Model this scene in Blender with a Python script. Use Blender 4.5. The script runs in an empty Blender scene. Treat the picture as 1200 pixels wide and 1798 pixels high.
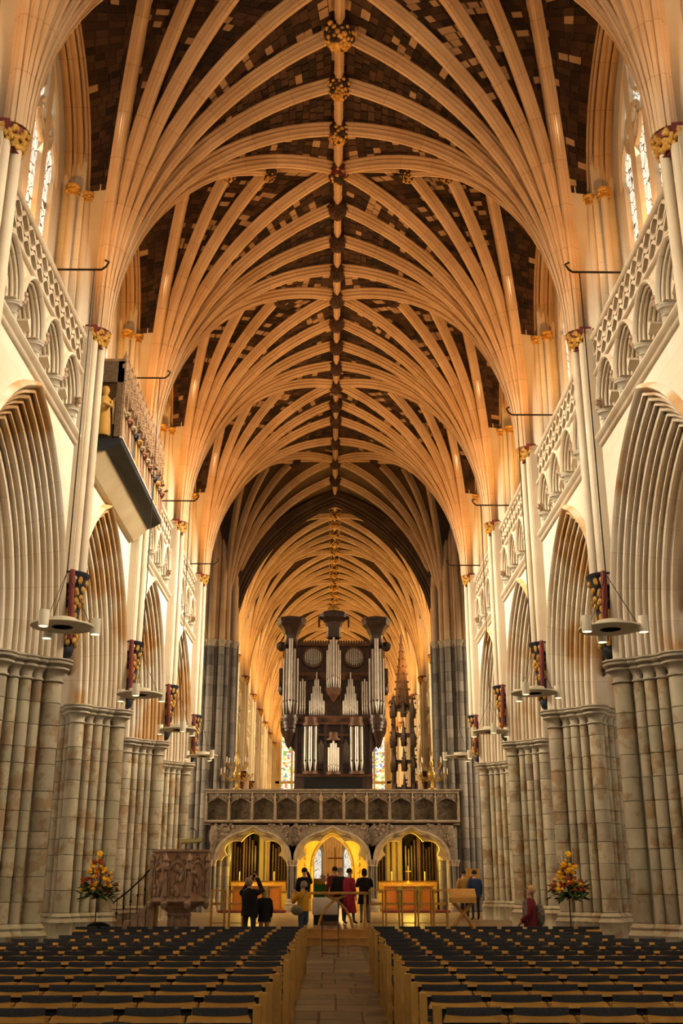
import bpy, math, random
import numpy as np
from mathutils import Vector, Matrix

random.seed(11)
R = math.radians
SC = bpy.context.scene
COL = SC.collection

# ------------------------------------------------------------------ camera
F_PX, PITCH, YAW = 1830.0, R(19.28), 0.0093
cam_d = bpy.data.cameras.new('camera')
cam_d.sensor_fit = 'VERTICAL'
cam_d.sensor_height = 36.0
cam_d.sensor_width = 24.03
cam_d.lens = 36.0 * F_PX / 1798.0
cam_d.clip_end = 400
cam = bpy.data.objects.new('camera', cam_d)
COL.objects.link(cam)
CAM = Vector((-0.12, 0.0, 1.75))
cam.location = CAM
cam.rotation_euler = (math.pi / 2 + PITCH, 0, -YAW)
SC.camera = cam

# ------------------------------------------------------------------ world + exposure
w = bpy.data.worlds.new('world')
SC.world = w
w.use_nodes = True
w.node_tree.nodes['Background'].inputs[0].default_value = (1.0, 0.9, 0.76, 1)
w.node_tree.nodes['Background'].inputs[1].default_value = 1.0
SC.view_settings.view_transform = 'Standard'
SC.view_settings.look = 'None'
SC.view_settings.gamma = 1
SC.view_settings.exposure = 0.0
SC.view_settings.use_curve_mapping = False
SC.cycles.max_bounces = 4
SC.cycles.diffuse_bounces = 2
SC.cycles.glossy_bounces = 2
SC.cycles.transmission_bounces = 2
SC.cycles.sample_clamp_indirect = 6
SC.cycles.use_denoising = True
SC.cycles.use_adaptive_sampling = True
SC.cycles.adaptive_threshold = 0.07
SC.cycles.adaptive_min_samples = 10

# ------------------------------------------------------------------ plan (metres; Y runs east along the nave)
BAY = 6.1
P = [6.85, 12.95, 19.05, 25.15, 31.25, 37.35]       # nave pier lines
P5 = 46.0                                           # eastern crossing piers
Q = [P5 + 6.1 * k for k in range(0, 8)]             # quire pier lines
EAST = Q[-1]
WEST = 0.75 - 6.1
XS = 4.76          # vault shaft face
XP = 6.0         # pier centre
XW = 5.15         # wall face
ZCAP = 5.5        # pier capital top
ZSTR = 9.80       # string course
ZTRI = 11.22      # top of the blind arcade
ZPAR = 12.1       # parapet top
ZSP = 12.28        # vault springing
ZR = 18.8         # ridge
HV = ZR - ZSP

# ------------------------------------------------------------------ large lights (window daylight, uplights, lamps and added fills)
def area(name, loc, tgt, sx, sy, e, col, spread=math.pi):
    l = bpy.data.lights.new(name, 'AREA')
    l.shape = 'RECTANGLE'; l.size = sx; l.size_y = sy
    l.energy = e; l.color = col; l.spread = spread
    o = bpy.data.objects.new(name, l); COL.objects.link(o)
    o.location = loc
    o.rotation_euler = (Vector(tgt) - Vector(loc)).to_track_quat('-Z', 'Y').to_euler()
    return o
def point(name, loc, e, col, rad=.15):
    l = bpy.data.lights.new(name, 'POINT'); l.energy = e; l.color = col; l.shadow_soft_size = rad
    o = bpy.data.objects.new(name, l); COL.objects.link(o); o.location = loc
    return o
def spot(name, loc, tgt, e, col, ang=120, blend=.6, rad=.12):
    l = bpy.data.lights.new(name, 'SPOT'); l.energy = e; l.color = col; l.shadow_soft_size = rad
    l.spot_size = R(ang); l.spot_blend = blend
    o = bpy.data.objects.new(name, l); COL.objects.link(o); o.location = loc
    o.rotation_euler = (Vector(tgt) - Vector(loc)).to_track_quat('-Z', 'Y').to_euler()
    return o

DAY = (1.0, .86, .66)
WARM = (1.0, .43, .085)
for k in range(5):          # floodlights on the clerestory sill, behind the parapet
    yc = (P[k] + P[k + 1]) / 2
    for s in (-1, 1):
        spot('vault_uplight', (s * 5.6, yc, 12.2), (s * 1.0, yc + .5, 19), (230, 300, 430, 540, 480)[k], WARM, 150, .5, .2)
for k in range(7):
    yc = (Q[k] + Q[k + 1]) / 2
    for s in (-1, 1):
        spot('quire_uplight', (s * 5.6, yc, 12.2), (s * 1.0, yc + .3, 19), 560, (1, .50, .10), 160, .5, .2)
for k in range(5):          # daylight through the clerestory onto the opposite wall
    yc = (P[k] + P[k + 1]) / 2
    g = (.35, .65, 1.0, 1.25, 1.25)[k]
    area('clerestory_daylight_right', (5.72, yc, 15.0), (-5.1, yc + 2, 8.4), 2.8, 4, 520 * g, DAY, R(50))
    area('clerestory_daylight_left', (-5.72, yc, 15.0), (5.1, yc + 2, 8.4), 2.8, 4, 420 * g, DAY, R(50))
    for s in (-1, 1):
        area('aisle_daylight', (s * 10.9, yc, 5.6), (s * 5, yc + 1.5, 3.5), 3.2, 4.6, 60, (1, .80, .58))
for k in (0, 2, 4):
    yc = (Q[k] + Q[k + 1]) / 2
    for s in (-1, 1):
        area('quire_daylight', (s * 5.72, yc, 15.0), (-s * 5.1, yc + 3, 8.0), 2.8, 4, 520, (1, .72, .38), R(60))
area('west_window_daylight', (0, WEST + .2, 10.5), (0, 25, 5), 8.4, 11, 270, (1, .82, .56))
for s in (-1, 1):           # added fill lamps brightening the screen and crossing, no window behind them
    area('crossing_fill', (s * 14.6, 41.2, 8), (0, 44, 4), 5, 9, 700, (1, .76, .48), R(70))
for c in (-3.35, -.08, 3.19):
    point('screen_lamp', (c, 45.75, 2.55), 170, (1, .64, .09), .1)
point('east_end_fill', (0, EAST - 8, 5), 1200, (1, .6, .2), .3)  # added fill lamp that lightens the pier at the east end


# ------------------------------------------------------------------ materials
MATS = {}
def mat(name, c, c2=None, rough=.85, nscale=1.2, rnd=0.0, metal=0.0, bump=0.0, bscale=14.0,
        ramp=None, joint=None, tone=None, ashlar=None, emit=None, spec=.3, stain=None, sheen=0):
    """procedural surface: world-space noise between c and c2, per-object tint, voussoir joints along a sweep,
    per-piece tone attribute, ashlar joints in the wall plane"""
    if name in MATS: return MATS[name]
    m = bpy.data.materials.new(name); m.use_nodes = True
    nt = m.node_tree; N = nt.nodes; L = nt.links
    b = N['Principled BSDF']
    b.inputs['Roughness'].default_value = rough
    b.inputs['Metallic'].default_value = metal
    b.inputs['Specular IOR Level'].default_value = spec
    geo = N.new('ShaderNodeNewGeometry')
    def noise(scale, detail=2, rr=.55):
        n = N.new('ShaderNodeTexNoise'); n.inputs['Scale'].default_value = scale
        n.inputs['Detail'].default_value = detail; n.inputs['Roughness'].default_value = rr
        L.new(geo.outputs['Position'], n.inputs['Vector']); return n.outputs['Fac']
    def cramp(sock, stops):
        r = N.new('ShaderNodeValToRGB'); e = r.color_ramp.elements
        e[0].position, e[0].color = stops[0][0], (*stops[0][1], 1)
        e[1].position, e[1].color = stops[-1][0], (*stops[-1][1], 1)
        for p_, c_ in stops[1:-1]:
            x = e.new(p_); x.color = (*c_, 1)
        L.new(sock, r.inputs[0]); return r.outputs[0]
    def mixc(kind, fac, A, B):
        x = N.new('ShaderNodeMix'); x.data_type = 'RGBA'; x.blend_type = kind
        for s, v in ((x.inputs[0], fac), (x.inputs[6], A), (x.inputs[7], B)):
            if hasattr(v, 'links') or isinstance(v, bpy.types.NodeSocket): L.new(v, s)
            elif isinstance(v, (int, float)): s.default_value = v
            else: s.default_value = (*v, 1)
        return x.outputs[2]
    def math_(op, a, bb=0.0):
        x = N.new('ShaderNodeMath'); x.operation = op
        for i, v in enumerate((a, bb)):
            if isinstance(v, bpy.types.NodeSocket): L.new(v, x.inputs[i])
            else: x.inputs[i].default_value = v
        return x.outputs[0]
    if c2 is None: c2 = tuple(v * .8 for v in c)
    if ramp:
        oi = N.new('ShaderNodeObjectInfo')
        col = cramp(oi.outputs['Random'], ramp)
        col = mixc('MULTIPLY', .55, col, cramp(noise(nscale, 3), [(.3, c2), (.7, c)]))
    else:
        col = cramp(noise(nscale, 3), [(.32, c2), (.68, c)])
    if tone:
        at = N.new('ShaderNodeAttribute'); at.attribute_name = 'tone'
        col = mixc('MULTIPLY', 1.0, col, cramp(at.outputs['Fac'], tone))
    if joint:
        at = N.new('ShaderNodeAttribute'); at.attribute_name = 'along'
        v = math_('DIVIDE', at.outputs['Fac'], joint)
        wn = N.new('ShaderNodeTexWhiteNoise'); wn.noise_dimensions = '2D'
        cx = N.new('ShaderNodeCombineXYZ'); oi2 = N.new('ShaderNodeObjectInfo')
        L.new(math_('FLOOR', v), cx.inputs[0]); L.new(oi2.outputs['Random'], cx.inputs[1])
        L.new(cx.outputs[0], wn.inputs['Vector'])
        col = mixc('MULTIPLY', .5, col, cramp(wn.outputs['Value'], [(0, (.84, .79, .73)), (.35, (.95, .93, .9)), (1, (1.06, 1.04, 1.02))]))
        col = mixc('MULTIPLY', math_('LESS_THAN', math_('FRACT', v), .014), col, (.74, .66, .56))
    if ashlar:
        sx = N.new('ShaderNodeSeparateXYZ'); L.new(geo.outputs['Position'], sx.inputs[0])
        cb = N.new('ShaderNodeCombineXYZ'); L.new(sx.outputs[1], cb.inputs[0]); L.new(sx.outputs[2], cb.inputs[1])
        bt = N.new('ShaderNodeTexBrick'); L.new(cb.outputs[0], bt.inputs['Vector'])
        bt.inputs['Scale'].default_value = 1.0; bt.inputs['Brick Width'].default_value = .75
        bt.inputs['Row Height'].default_value = .36; bt.inputs['Mortar Size'].default_value = .006
        bt.inputs['Color1'].default_value = (1, 1, 1, 1); bt.inputs['Color2'].default_value = (*ashlar, 1)
        bt.inputs['Mortar'].default_value = (.75, .68, .58, 1)
        col = mixc('MULTIPLY', .6, col, bt.outputs['Color'])
    if rnd:
        oi = N.new('ShaderNodeObjectInfo')
        hs = N.new('ShaderNodeHueSaturation')
        L.new(math_('ADD', math_('MULTIPLY', oi.outputs['Random'], 2 * rnd), 1 - rnd), hs.inputs['Value'])
        L.new(col, hs.inputs['Color']); col = hs.outputs[0]
    if stain:
        col = mixc('MULTIPLY', math_('MULTIPLY', cramp(noise(stain[1], 3, .65), [(.52, (0, 0, 0)), (.6, (1, 1, 1))]), 1.0), col, stain[0])
    L.new(col, b.inputs['Base Color'])
    if bump:
        bn = N.new('ShaderNodeBump'); bn.inputs['Strength'].default_value = bump; bn.inputs['Distance'].default_value = .02
        L.new(noise(bscale, 2, .6), bn.inputs['Height']); L.new(bn.outputs[0], b.inputs['Normal'])
    if emit:
        b.inputs['Emission Color'].default_value = (*emit[:3], 1); b.inputs['Emission Strength'].default_value = emit[3]; m.cycles.emission_sampling = 'NONE'
    MATS[name] = m
    return m

STONE = mat('limestone', (.80, .69, .52), (.66, .54, .38), joint=.62, bump=.12, nscale=.7)
ARCHST = mat('arch_stone', (.84, .74, .58), (.66, .53, .36), joint=.55, bump=.12, nscale=.5, stain=((.72, .52, .30), .33))
RIBST = mat('rib_stone', (.74, .53, .33), (.60, .40, .22), joint=.95, bump=.1, nscale=.9)
WALLST = mat('wall_plaster', (.86, .79, .65), (.76, .66, .49), ashlar=(.93, .9, .84), bump=.15, nscale=.55, bscale=6)
PIERST = mat('pier_stone', (1, 1, 1), (.62, .58, .52), nscale=2.4, bump=.35, bscale=9, stain=((.80, .66, .54), 2.3),
             ramp=[(0, (0.57, 0.49, 0.34)), (.22, (0.64, 0.56, 0.39)), (.40, (0.53, 0.48, 0.33)), (.55, (0.60, 0.50, 0.36)), (.70, (0.55, 0.50, 0.35)), (.86, (0.45, 0.39, 0.27)), (.94, (0.55, 0.45, 0.31)), (1, (0.35, 0.30, 0.22))])
GREYST = mat('grey_marble', (1, 1, 1), (.6, .58, .55), nscale=2, bump=.25,
             ramp=[(0, (.26, .24, .21)), (.3, (.33, .30, .26)), (.55, (.21, .20, .185)), (.8, (.37, .33, .275)), (1, (.13, .12, .115))])
CAPST = mat('capital_stone', (.56, .49, .36), (.42, .35, .25), bump=.35, bscale=8, nscale=1.6)
TRISH = mat('colonnette_stone', (.60, .54, .43), (.48, .42, .33), bump=.2)
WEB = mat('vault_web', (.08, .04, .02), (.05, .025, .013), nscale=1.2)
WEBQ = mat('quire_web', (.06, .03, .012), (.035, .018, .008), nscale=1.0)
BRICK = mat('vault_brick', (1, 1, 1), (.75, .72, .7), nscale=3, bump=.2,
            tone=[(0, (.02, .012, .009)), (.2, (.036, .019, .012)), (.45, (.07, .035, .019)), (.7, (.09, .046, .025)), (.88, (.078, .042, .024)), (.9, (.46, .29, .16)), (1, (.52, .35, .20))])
GOLD = mat('gilding', (.90, .55, .13), (.45, .22, .04), rough=.35, metal=.3, nscale=9, bump=.3)
BOSSD = mat('boss_dark', (.07, .035, .022), (.03, .018, .014), rough=.6)
REDP = mat('red_paint', (.22, .035, .03), (.12, .022, .02), rough=.55)
BLUEP = mat('blue_black_paint', (.035, .038, .05), (.02, .02, .026), rough=.55)
OAK = mat('light_oak', (.64, .34, .07), (.50, .25, .05), rough=.45, nscale=5, rnd=.12, spec=.4)
OAKD = mat('dark_oak', (.075, .036, .022), (.038, .018, .011), rough=.38, nscale=4, spec=.5)
OAKM = mat('brown_oak', (.17, .08, .04), (.10, .045, .022), rough=.5, nscale=4)
PAD = mat('charcoal_fabric', (.060, .061, .068), (.040, .041, .047), rough=.95, nscale=60, spec=.1)
PIPE = mat('pipe_tin', (.66, .61, .54), (.50, .46, .40), rough=.38, metal=.55, nscale=3)
FLOORST = mat('floor_stone', (1, 1, 1), (.7, .66, .6), rough=.5, nscale=1.6, spec=.4, bump=.1,
              ramp=[(0, (.17, .125, .075)), (.4, (.23, .165, .09)), (.7, (.14, .105, .07)), (1, (.27, .20, .11))])
FLOORB = mat('floor_bed', (.13, .095, .06), (.09, .065, .04), rough=.6)
SCREENST = mat('screen_stone', (.40, .32, .23), (.25, .19, .13), nscale=3.5, bump=.5, bscale=16)
SCREENC = mat('screen_carving', (.34, .265, .185), (.17, .125, .085), nscale=9, bump=.8, bscale=22)
LITST = mat('yellow_lit_stone', (.80, .60, .25), (.62, .44, .16), nscale=2)  # yellow lamplight of the screen bays is put into this stone colour
PULPST = mat('pulpit_stone', (.50, .34, .22), (.32, .20, .12), nscale=5, bump=.5, bscale=18)
PULPSTP = mat('pulpit_panel', (.56, .33, .19), (.42, .23, .12), nscale=4)
CREAM = mat('lamp_cream', (.86, .77, .56), (.82, .73, .53), rough=.5)
BLACK = mat('matt_black', (.012, .012, .013), (.008, .008, .008), rough=.6)
IRON = mat('iron', (.03, .022, .016), (.015, .012, .01), rough=.45, metal=.6)
LAMPON = mat('lamp_lens', (1, .85, .5), rough=.4, emit=(1, .80, .42, 9))
BRASS = mat('brass', (.66, .42, .10), (.36, .20, .04), rough=.3, metal=.45, nscale=12)
WAX = mat('candle_wax', (.85, .78, .60), rough=.5)
WHITE = mat('white_cloth', (.82, .78, .68), (.72, .66, .55), rough=.8)
SKIN = mat('skin', (.62, .36, .25), (.54, .30, .20), rough=.55)

# ------------------------------------------------------------------ mesh helpers
class MB:
    def __init__(s): s.v = []; s.f = []; s.m = []; s.a = []; s.t = []
    def add(s, vs, fs, mi=0, along=None, tone=None):
        o = len(s.v); s.v.extend([tuple(map(float, p)) for p in vs])
        s.f.extend([tuple(i + o for i in f) for f in fs]); s.m.extend([mi] * len(fs))
        n = len(vs)
        s.a.extend(along if along is not None else [0.3] * n)
        s.t.extend([tone if tone is not None else .5] * n)
        return s
    def boxb(s, x0, x1, y0, y1, z0, z1, mi=0, tone=None):
        return s.add([(x0, y0, z0), (x1, y0, z0), (x1, y1, z0), (x0, y1, z0), (x0, y0, z1), (x1, y0, z1), (x1, y1, z1), (x0, y1, z1)],
                     [(0, 3, 2, 1), (4, 5, 6, 7), (0, 1, 5, 4), (1, 2, 6, 5), (2, 3, 7, 6), (3, 0, 4, 7)], mi, tone=tone)
    def box(s, c, d, mi=0, rot=None):
        hx, hy, hz = d[0] / 2, d[1] / 2, d[2] / 2
        pts = [Vector((x, y, z)) for z in (-hz, hz) for x, y in ((-hx, -hy), (hx, -hy), (hx, hy), (-hx, hy))]
        if rot is not None: pts = [rot @ p for p in pts]
        return s.add([p + Vector(c) for p in pts], [(0, 3, 2, 1), (4, 5, 6, 7), (0, 1, 5, 4), (1, 2, 6, 5), (2, 3, 7, 6), (3, 0, 4, 7)], mi)
    def bar(s, a, b, wx, wy, mi=0, up=(0, 0, 1)):
        a, b = Vector(a), Vector(b); t = (b - a).normalized(); u = Vector(up)
        if abs(t.dot(u)) > .95: u = Vector((0, 1, 0))
        sx = t.cross(u).normalized(); sy = sx.cross(t).normalized()
        pts = [q + sx * i * wx / 2 + sy * j * wy / 2 for q in (a, b) for i, j in ((-1, -1), (1, -1), (1, 1), (-1, 1))]
        return s.add(pts, [(0, 3, 2, 1), (4, 5, 6, 7), (0, 1, 5, 4), (1, 2, 6, 5), (2, 3, 7, 6), (3, 0, 4, 7)], mi)
    def tube(s, pts, r, n=8, mi=0, cap=True):
        pts = [Vector(p) for p in pts]; k = len(pts)
        rs = [r] * k if isinstance(r, (int, float)) else list(r)
        vs = []; prev = None
        for i in range(k):
            t = (pts[min(i + 1, k - 1)] - pts[max(i - 1, 0)]).normalized()
            u = prev if prev is not None else (Vector((0, 0, 1)) if abs(t.z) < .9 else Vector((1, 0, 0)))
            u = (u - t * u.dot(t)).normalized(); prev = u; w_ = t.cross(u)
            for j in range(n):
                a = 2 * math.pi * j / n
                vs.append(pts[i] + (u * math.cos(a) + w_ * math.sin(a)) * rs[i])
        fs = [(i * n + j, i * n + (j + 1) % n, (i + 1) * n + (j + 1) % n, (i + 1) * n + j) for i in range(k - 1) for j in range(n)]
        if cap: fs += [tuple(range(n - 1, -1, -1)), tuple(range((k - 1) * n, k * n))]
        return s.add(vs, fs, mi)
    def lathe(s, prof, c=(0, 0, 0), n=14, mi=0, a0=0.0, a1=2 * math.pi, sx=1, sy=1):
        full = abs(a1 - a0 - 2 * math.pi) < 1e-6; cols = n if full else n + 1
        vs = []
        for r, z in prof:
            for j in range(cols):
                a = a0 + (a1 - a0) * j / n
                vs.append((c[0] + r * math.cos(a) * sx, c[1] + r * math.sin(a) * sy, c[2] + z))
        fs = []
        for i in range(len(prof) - 1):
            for j in range(n):
                j2 = (j + 1) % cols
                fs.append((i * cols + j, i * cols + j2, (i + 1) * cols + j2, (i + 1) * cols + j))
        return s.add(vs, fs, mi)
    def sphere(s, c, r, nu=8, nv=5, mi=0, rot=None):
        if isinstance(r, (int, float)): r = (r, r, r)
        vs = []; fs = []
        for i in range(nv + 1):
            ph = math.pi * i / nv
            for j in range(nu):
                a = 2 * math.pi * j / nu
                p = Vector((r[0] * math.sin(ph) * math.cos(a), r[1] * math.sin(ph) * math.sin(a), -r[2] * math.cos(ph)))
                if rot is not None: p = rot @ p
                vs.append(Vector(c) + p)
        for i in range(nv):
            for j in range(nu):
                fs.append((i * nu + j, i * nu + (j + 1) % nu, (i + 1) * nu + (j + 1) % nu, (i + 1) * nu + j))
        return s.add(vs, fs, mi)
    def sweep(s, prof, frames, mi=0, closed=False):
        """prof: (u, w) pairs; frames: (point, U, W) triples"""
        n = len(prof); k = len(frames); vs = []; al = []; acc = 0; last = None
        for Pt, U, W in frames:
            if last is not None: acc += (Pt - last).length
            last = Pt
            for u, w_ in prof:
                vs.append(Pt + U * u + W * w_); al.append(acc)
        m = n if closed else n - 1
        fs = [(i * n + j, i * n + (j + 1) % n, (i + 1) * n + (j + 1) % n, (i + 1) * n + j) for i in range(k - 1) for j in range(m)]
        return s.add(vs, fs, mi, along=al)
    def grid(s, rows, mi=0):
        n = len(rows[0]); k = len(rows)
        vs = [p for r_ in rows for p in r_]
        fs = [(i * n + j, i * n + j + 1, (i + 1) * n + j + 1, (i + 1) * n + j) for i in range(k - 1) for j in range(n - 1)]
        return s.add(vs, fs, mi)
    def poly(s, pts, mi=0): return s.add(pts, [tuple(range(len(pts)))], mi)
    def extr(s, pts, d, mi=0):
        n = len(pts); d = Vector(d); A = [Vector(p) for p in pts]
        return s.add(A + [p + d for p in A], [tuple(range(n - 1, -1, -1)), tuple(range(n, 2 * n))] + [(i, (i + 1) % n, n + (i + 1) % n, n + i) for i in range(n)], mi)
    def mesh(s, name, mats, smooth=35, tone=False):
        me = bpy.data.meshes.new(name); me.from_pydata(s.v, [], s.f)
        for m_ in (mats if isinstance(mats, (list, tuple)) else [mats]): me.materials.append(m_)
        me.polygons.foreach_set('material_index', s.m)
        at = me.attributes.new('along', 'FLOAT', 'POINT'); at.data.foreach_set('value', s.a)
        if tone:
            at = me.attributes.new('tone', 'FLOAT', 'POINT'); at.data.foreach_set('value', s.t)
        if smooth:
            me.shade_smooth(); me.set_sharp_from_angle(angle=R(smooth))
        me.update()
        return me

def obj(name, me, parent=None, loc=(0, 0, 0), rz=0.0, scale=(1, 1, 1)):
    o = bpy.data.objects.new(name, me); COL.objects.link(o)
    o.location = loc; o.rotation_euler = (0, 0, rz); o.scale = scale
    if parent is not None: o.parent = parent
    return o
def tag(o, label, cat=None, group=None, kind=None):
    o['label'] = label
    if cat: o['category'] = cat
    if group: o['group'] = group
    if kind: o['kind'] = kind
    return o
def empty(name, loc=(0, 0, 0), rz=0.0, label=None, cat=None, group=None, kind=None):
    o = bpy.data.objects.new(name, None); COL.objects.link(o)
    o.location = loc; o.rotation_euler = (0, 0, rz); o.empty_display_size = .2
    if label: tag(o, label, cat, group, kind)
    return o
def copy_tree(o, parent=None):
    c = o.copy(); COL.objects.link(c); c.parent = parent
    for ch in o.children: copy_tree(ch, c)
    return c

def arch_pts(a, rise_c, off=0.0, n=14):
    """right half to left half of a pointed arch: half-span a, centres rise_c beyond the middle, offset off; list of (y, z, ny, nz)"""
    r = a + rise_c + off; pts = []
    top = math.acos(rise_c / r)
    for i in range(n + 1):
        t = top * i / n
        pts.append((-rise_c + r * math.cos(t), r * math.sin(t), math.cos(t), math.sin(t)))
    return pts + [(-y, z, -ny, nz) for y, z, ny, nz in reversed(pts[:-1])]
def arch_frames(x, yc, z0, a, rc, n=14, stilt=0.0):
    """frames in the plane X = x; U = +X, W = outward in the plane"""
    pts = arch_pts(a, rc, 0, n); fr = []
    if stilt: fr.append((Vector((x, yc + a, z0 - stilt)), Vector((1, 0, 0)), Vector((0, 1, 0))))
    for i, (y, z, ny, nz) in enumerate(pts):
        if i == n:      # apex: mitre
            s_ = 1 / nz
            fr.append((Vector((x, yc, z0 + z)), Vector((1, 0, 0)), Vector((0, 0, s_))))
        else: fr.append((Vector((x, yc + y, z0 + z)), Vector((1, 0, 0)), Vector((0, ny, nz))))
    if stilt: fr.append((Vector((x, yc - a, z0 - stilt)), Vector((1, 0, 0)), Vector((0, -1, 0))))
    return fr
def rolls(path, r, gap=.35, n=4):
    """moulding profile: round rolls standing off a straight/bent line of (u, w) points, toward the -normal side"""
    out = []
    for (u0, w0), (u1, w1) in zip(path[:-1], path[1:]):
        d = math.hypot(u1 - u0, w1 - w0); tu, tw = (u1 - u0) / d, (w1 - w0) / d
        nu, nw = tw, -tu
        for i in range(n + 1):
            a = math.pi * i / n
            q = d / 2 - math.cos(a) * d * .36; h = math.sin(a) * r
            out.append((u0 + tu * q + nu * h, w0 + tw * q + nw * h))
        e = d
        out.append((u0 + tu * e - nu * r * gap, w0 + tw * e - nw * r * gap))
    return out

# ================================================================== FLOOR
floor = tag(obj('floor', MB().boxb(-17, 17, WEST - 2, EAST + 8, -.3, 0).mesh('floor', FLOORB, 0)), 'worn stone nave floor under the chairs', 'floor', kind='structure')
rs = random.Random(5)
y = 5.4; row = 0
slab_cache = {}
while y < 29.6:
    dy = rs.choice([.62, .74, .86])
    cuts = rs.choice([[-.66, -.05, .66], [-.66, .2, .66], [-.66, -.28, .3, .66], [-.66, .66]])
    for a, b in zip(cuts[:-1], cuts[1:]):
        k = (round(b - a, 2), dy)
        if k not in slab_cache:
            hx, hy = k[0] / 2 - .008, dy / 2 - .008
            m = MB(); m.add([(-hx, -hy, 0), (hx, -hy, 0), (hx, hy, 0), (-hx, hy, 0), (-hx + .01, -hy + .01, .016), (hx - .01, -hy + .01, .016), (hx - .01, hy - .01, .016), (-hx + .01, hy - .01, .016)],
                            [(4, 5, 6, 7), (0, 1, 5, 4), (1, 2, 6, 5), (2, 3, 7, 6), (3, 0, 4, 7)])
            slab_cache[k] = m.mesh('slab', FLOORST, 0)
        obj('slab', slab_cache[k], floor, ((a + b) / 2, y + dy / 2, rs.uniform(0, .003)))
    y += dy

# raised altar platform with two oak-faced steps
dais = empty('altar_platform', (0, 30, 0), label='low platform with two pale oak steps before the stone screen', cat='platform', kind='structure')
for z0, z1, y0 in ((0, .2, 30.0), (.2, .4, 30.36)):
    obj('step', MB().boxb(-1.02, 1.06, y0 - 30, .75, z0, z1 - .03).mesh('step', OAK), dais)
    obj('tread', MB().boxb(-1.05, 1.09, y0 - 30 - .03, .78, z1 - .03, z1).mesh('tread', OAK), dais)
obj('riser', MB().boxb(-4.5, -1.02, .40, .5, 0, .4).boxb(1.06, 4.6, .40, .5, 0, .4).mesh('riser', CAPST), dais)
obj('paving', MB().boxb(-6.5, 6.5, .5, 20, 0, .395).mesh('paving', mat('dais_paving', (.36, .25, .14), (.26, .17, .09), rough=.4, nscale=2)), dais)

# ================================================================== PILLARS
drum_cache = {}
def drum(r, h, m):
    k = (r, h, m.name)
    if k not in drum_cache:
        c = min(.012, r * .1)
        drum_cache[k] = MB().lathe([(r - c, .002), (r, c), (r, h - c), (r - c, h - .002)], n=11).mesh('drum', m, 36)
    return drum_cache[k]
def shaft_plan(D=.78):
    out = []
    for k in range(4):
        a = math.pi / 2 * k; b = a + math.pi / 2
        ca = (D * math.cos(a), D * math.sin(a)); cb = (D * math.cos(b), D * math.sin(b))
        out.append((ca[0], ca[1], .17))
        for t, r in ((.29, .092), (.5, .112), (.71, .092)):
            out.append((ca[0] * (1 - t) + cb[0] * t, ca[1] * (1 - t) + cb[1] * t, r))
    return out
def lobed(prof, plan, m, name, n=12):
    b = MB()
    for x, y_, r in plan: b.lathe([(r * f + d, z) for f, d, z in prof], (x, y_, 0), n)
    return b
CAPPROF = [(1, 0, -.42), (1.12, .012, -.405), (1.12, .012, -.38), (1, 0, -.37), (1.0, .0, -.30), (1.08, .02, -.235), (1.2, .045, -.205), (1.28, .065, -.19), (1.28, .07, -.155), (1.16, .045, -.14),
           (1.26, .085, -.115), (1.34, .11, -.095), (1.34, .115, -.06), (1.24, .09, -.045), (1.34, .12, -.025), (1.33, .12, 0), (.2, 0, 0)]
BASEPROF = [(1.0, 0, 1.0), (1.1, .02, .97), (1.15, .045, .93), (1.1, .03, .89), (1.2, .05, .86), (1.25, .075, .81), (1.2, .06, .78), (1.2, .06, .42), (1.3, .10, .36), (1.35, .13, .31), (1.35, .13, .04), (1.4, .16, .0)]
_pm = {}
def pier_shared():
    if _pm: return _pm
    pl = shaft_plan()
    c = lobed(CAPPROF, pl, CAPST, 'capital'); c.lathe([(.86, -.06), (.86, 0), (0, 0)], n=4)
    _pm['capital'] = c.mesh('capital', CAPST, 50)
    b = lobed(BASEPROF, pl, PIERST, 'base'); b.lathe([(.95, 0), (.95, .4), (.85, .8), (.0, 1.0)], n=4)
    _pm['base'] = b.mesh('base', PIERST, 50)
    k = MB().lathe([(.70, .0), (.70, ZCAP - .05)], n=4)
    for x, y_, r in pl:
        if x > .15 and y_ > .1: k.tube([(x, y_, .9), (x, y_, ZCAP - .3)], r, 10)
    _pm['core'] = k.mesh('core', PIERST, 40)
    return _pm
def make_pillar(side, Y, label, drums=True, seed=0):
    pm = pier_shared()
    e = empty('pillar', (side * XP, Y, 0), label=label, cat='pillar', kind='structure')
    sc = (side, 1, 1)
    obj('core', pm['core'], e, scale=sc)
    obj('capital', pm['capital'], e, (0, 0, ZCAP), scale=sc)
    obj('base', pm['base'], e, scale=sc)
    if not drums:
        m = MB()
        for x, y_, r in shaft_plan():
            if not (x > .15 and y_ > .1): m.tube([(x, y_, .9), (x, y_, ZCAP - .3)], r, 10)
        obj('shafts', m.mesh('shafts', PIERST, 40), e, scale=sc)
        return e
    rr = random.Random(seed)
    zs = [1.0]
    while zs[-1] < ZCAP - .45 - .55: zs.append(zs[-1] + rr.choice([.28, .34, .40, .46]))
    top = ZCAP - .42
    n = 0
    for x, y_, r in shaft_plan():
        if x > .15 and y_ > .1: continue
        for i, z in enumerate(zs):
            h = (zs[i + 1] if i + 1 < len(zs) else top) - z
            obj('drum', drum(r, round(h, 2), PIERST), e, (side * x + rr.uniform(-.004, .004), y_ + rr.uniform(-.004, .004), z), rz=rr.uniform(0, 6.28))
    return e
names = ['near', 'second', 'third', 'fourth']
nth = ['first', 'second', 'third', 'fourth']
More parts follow.
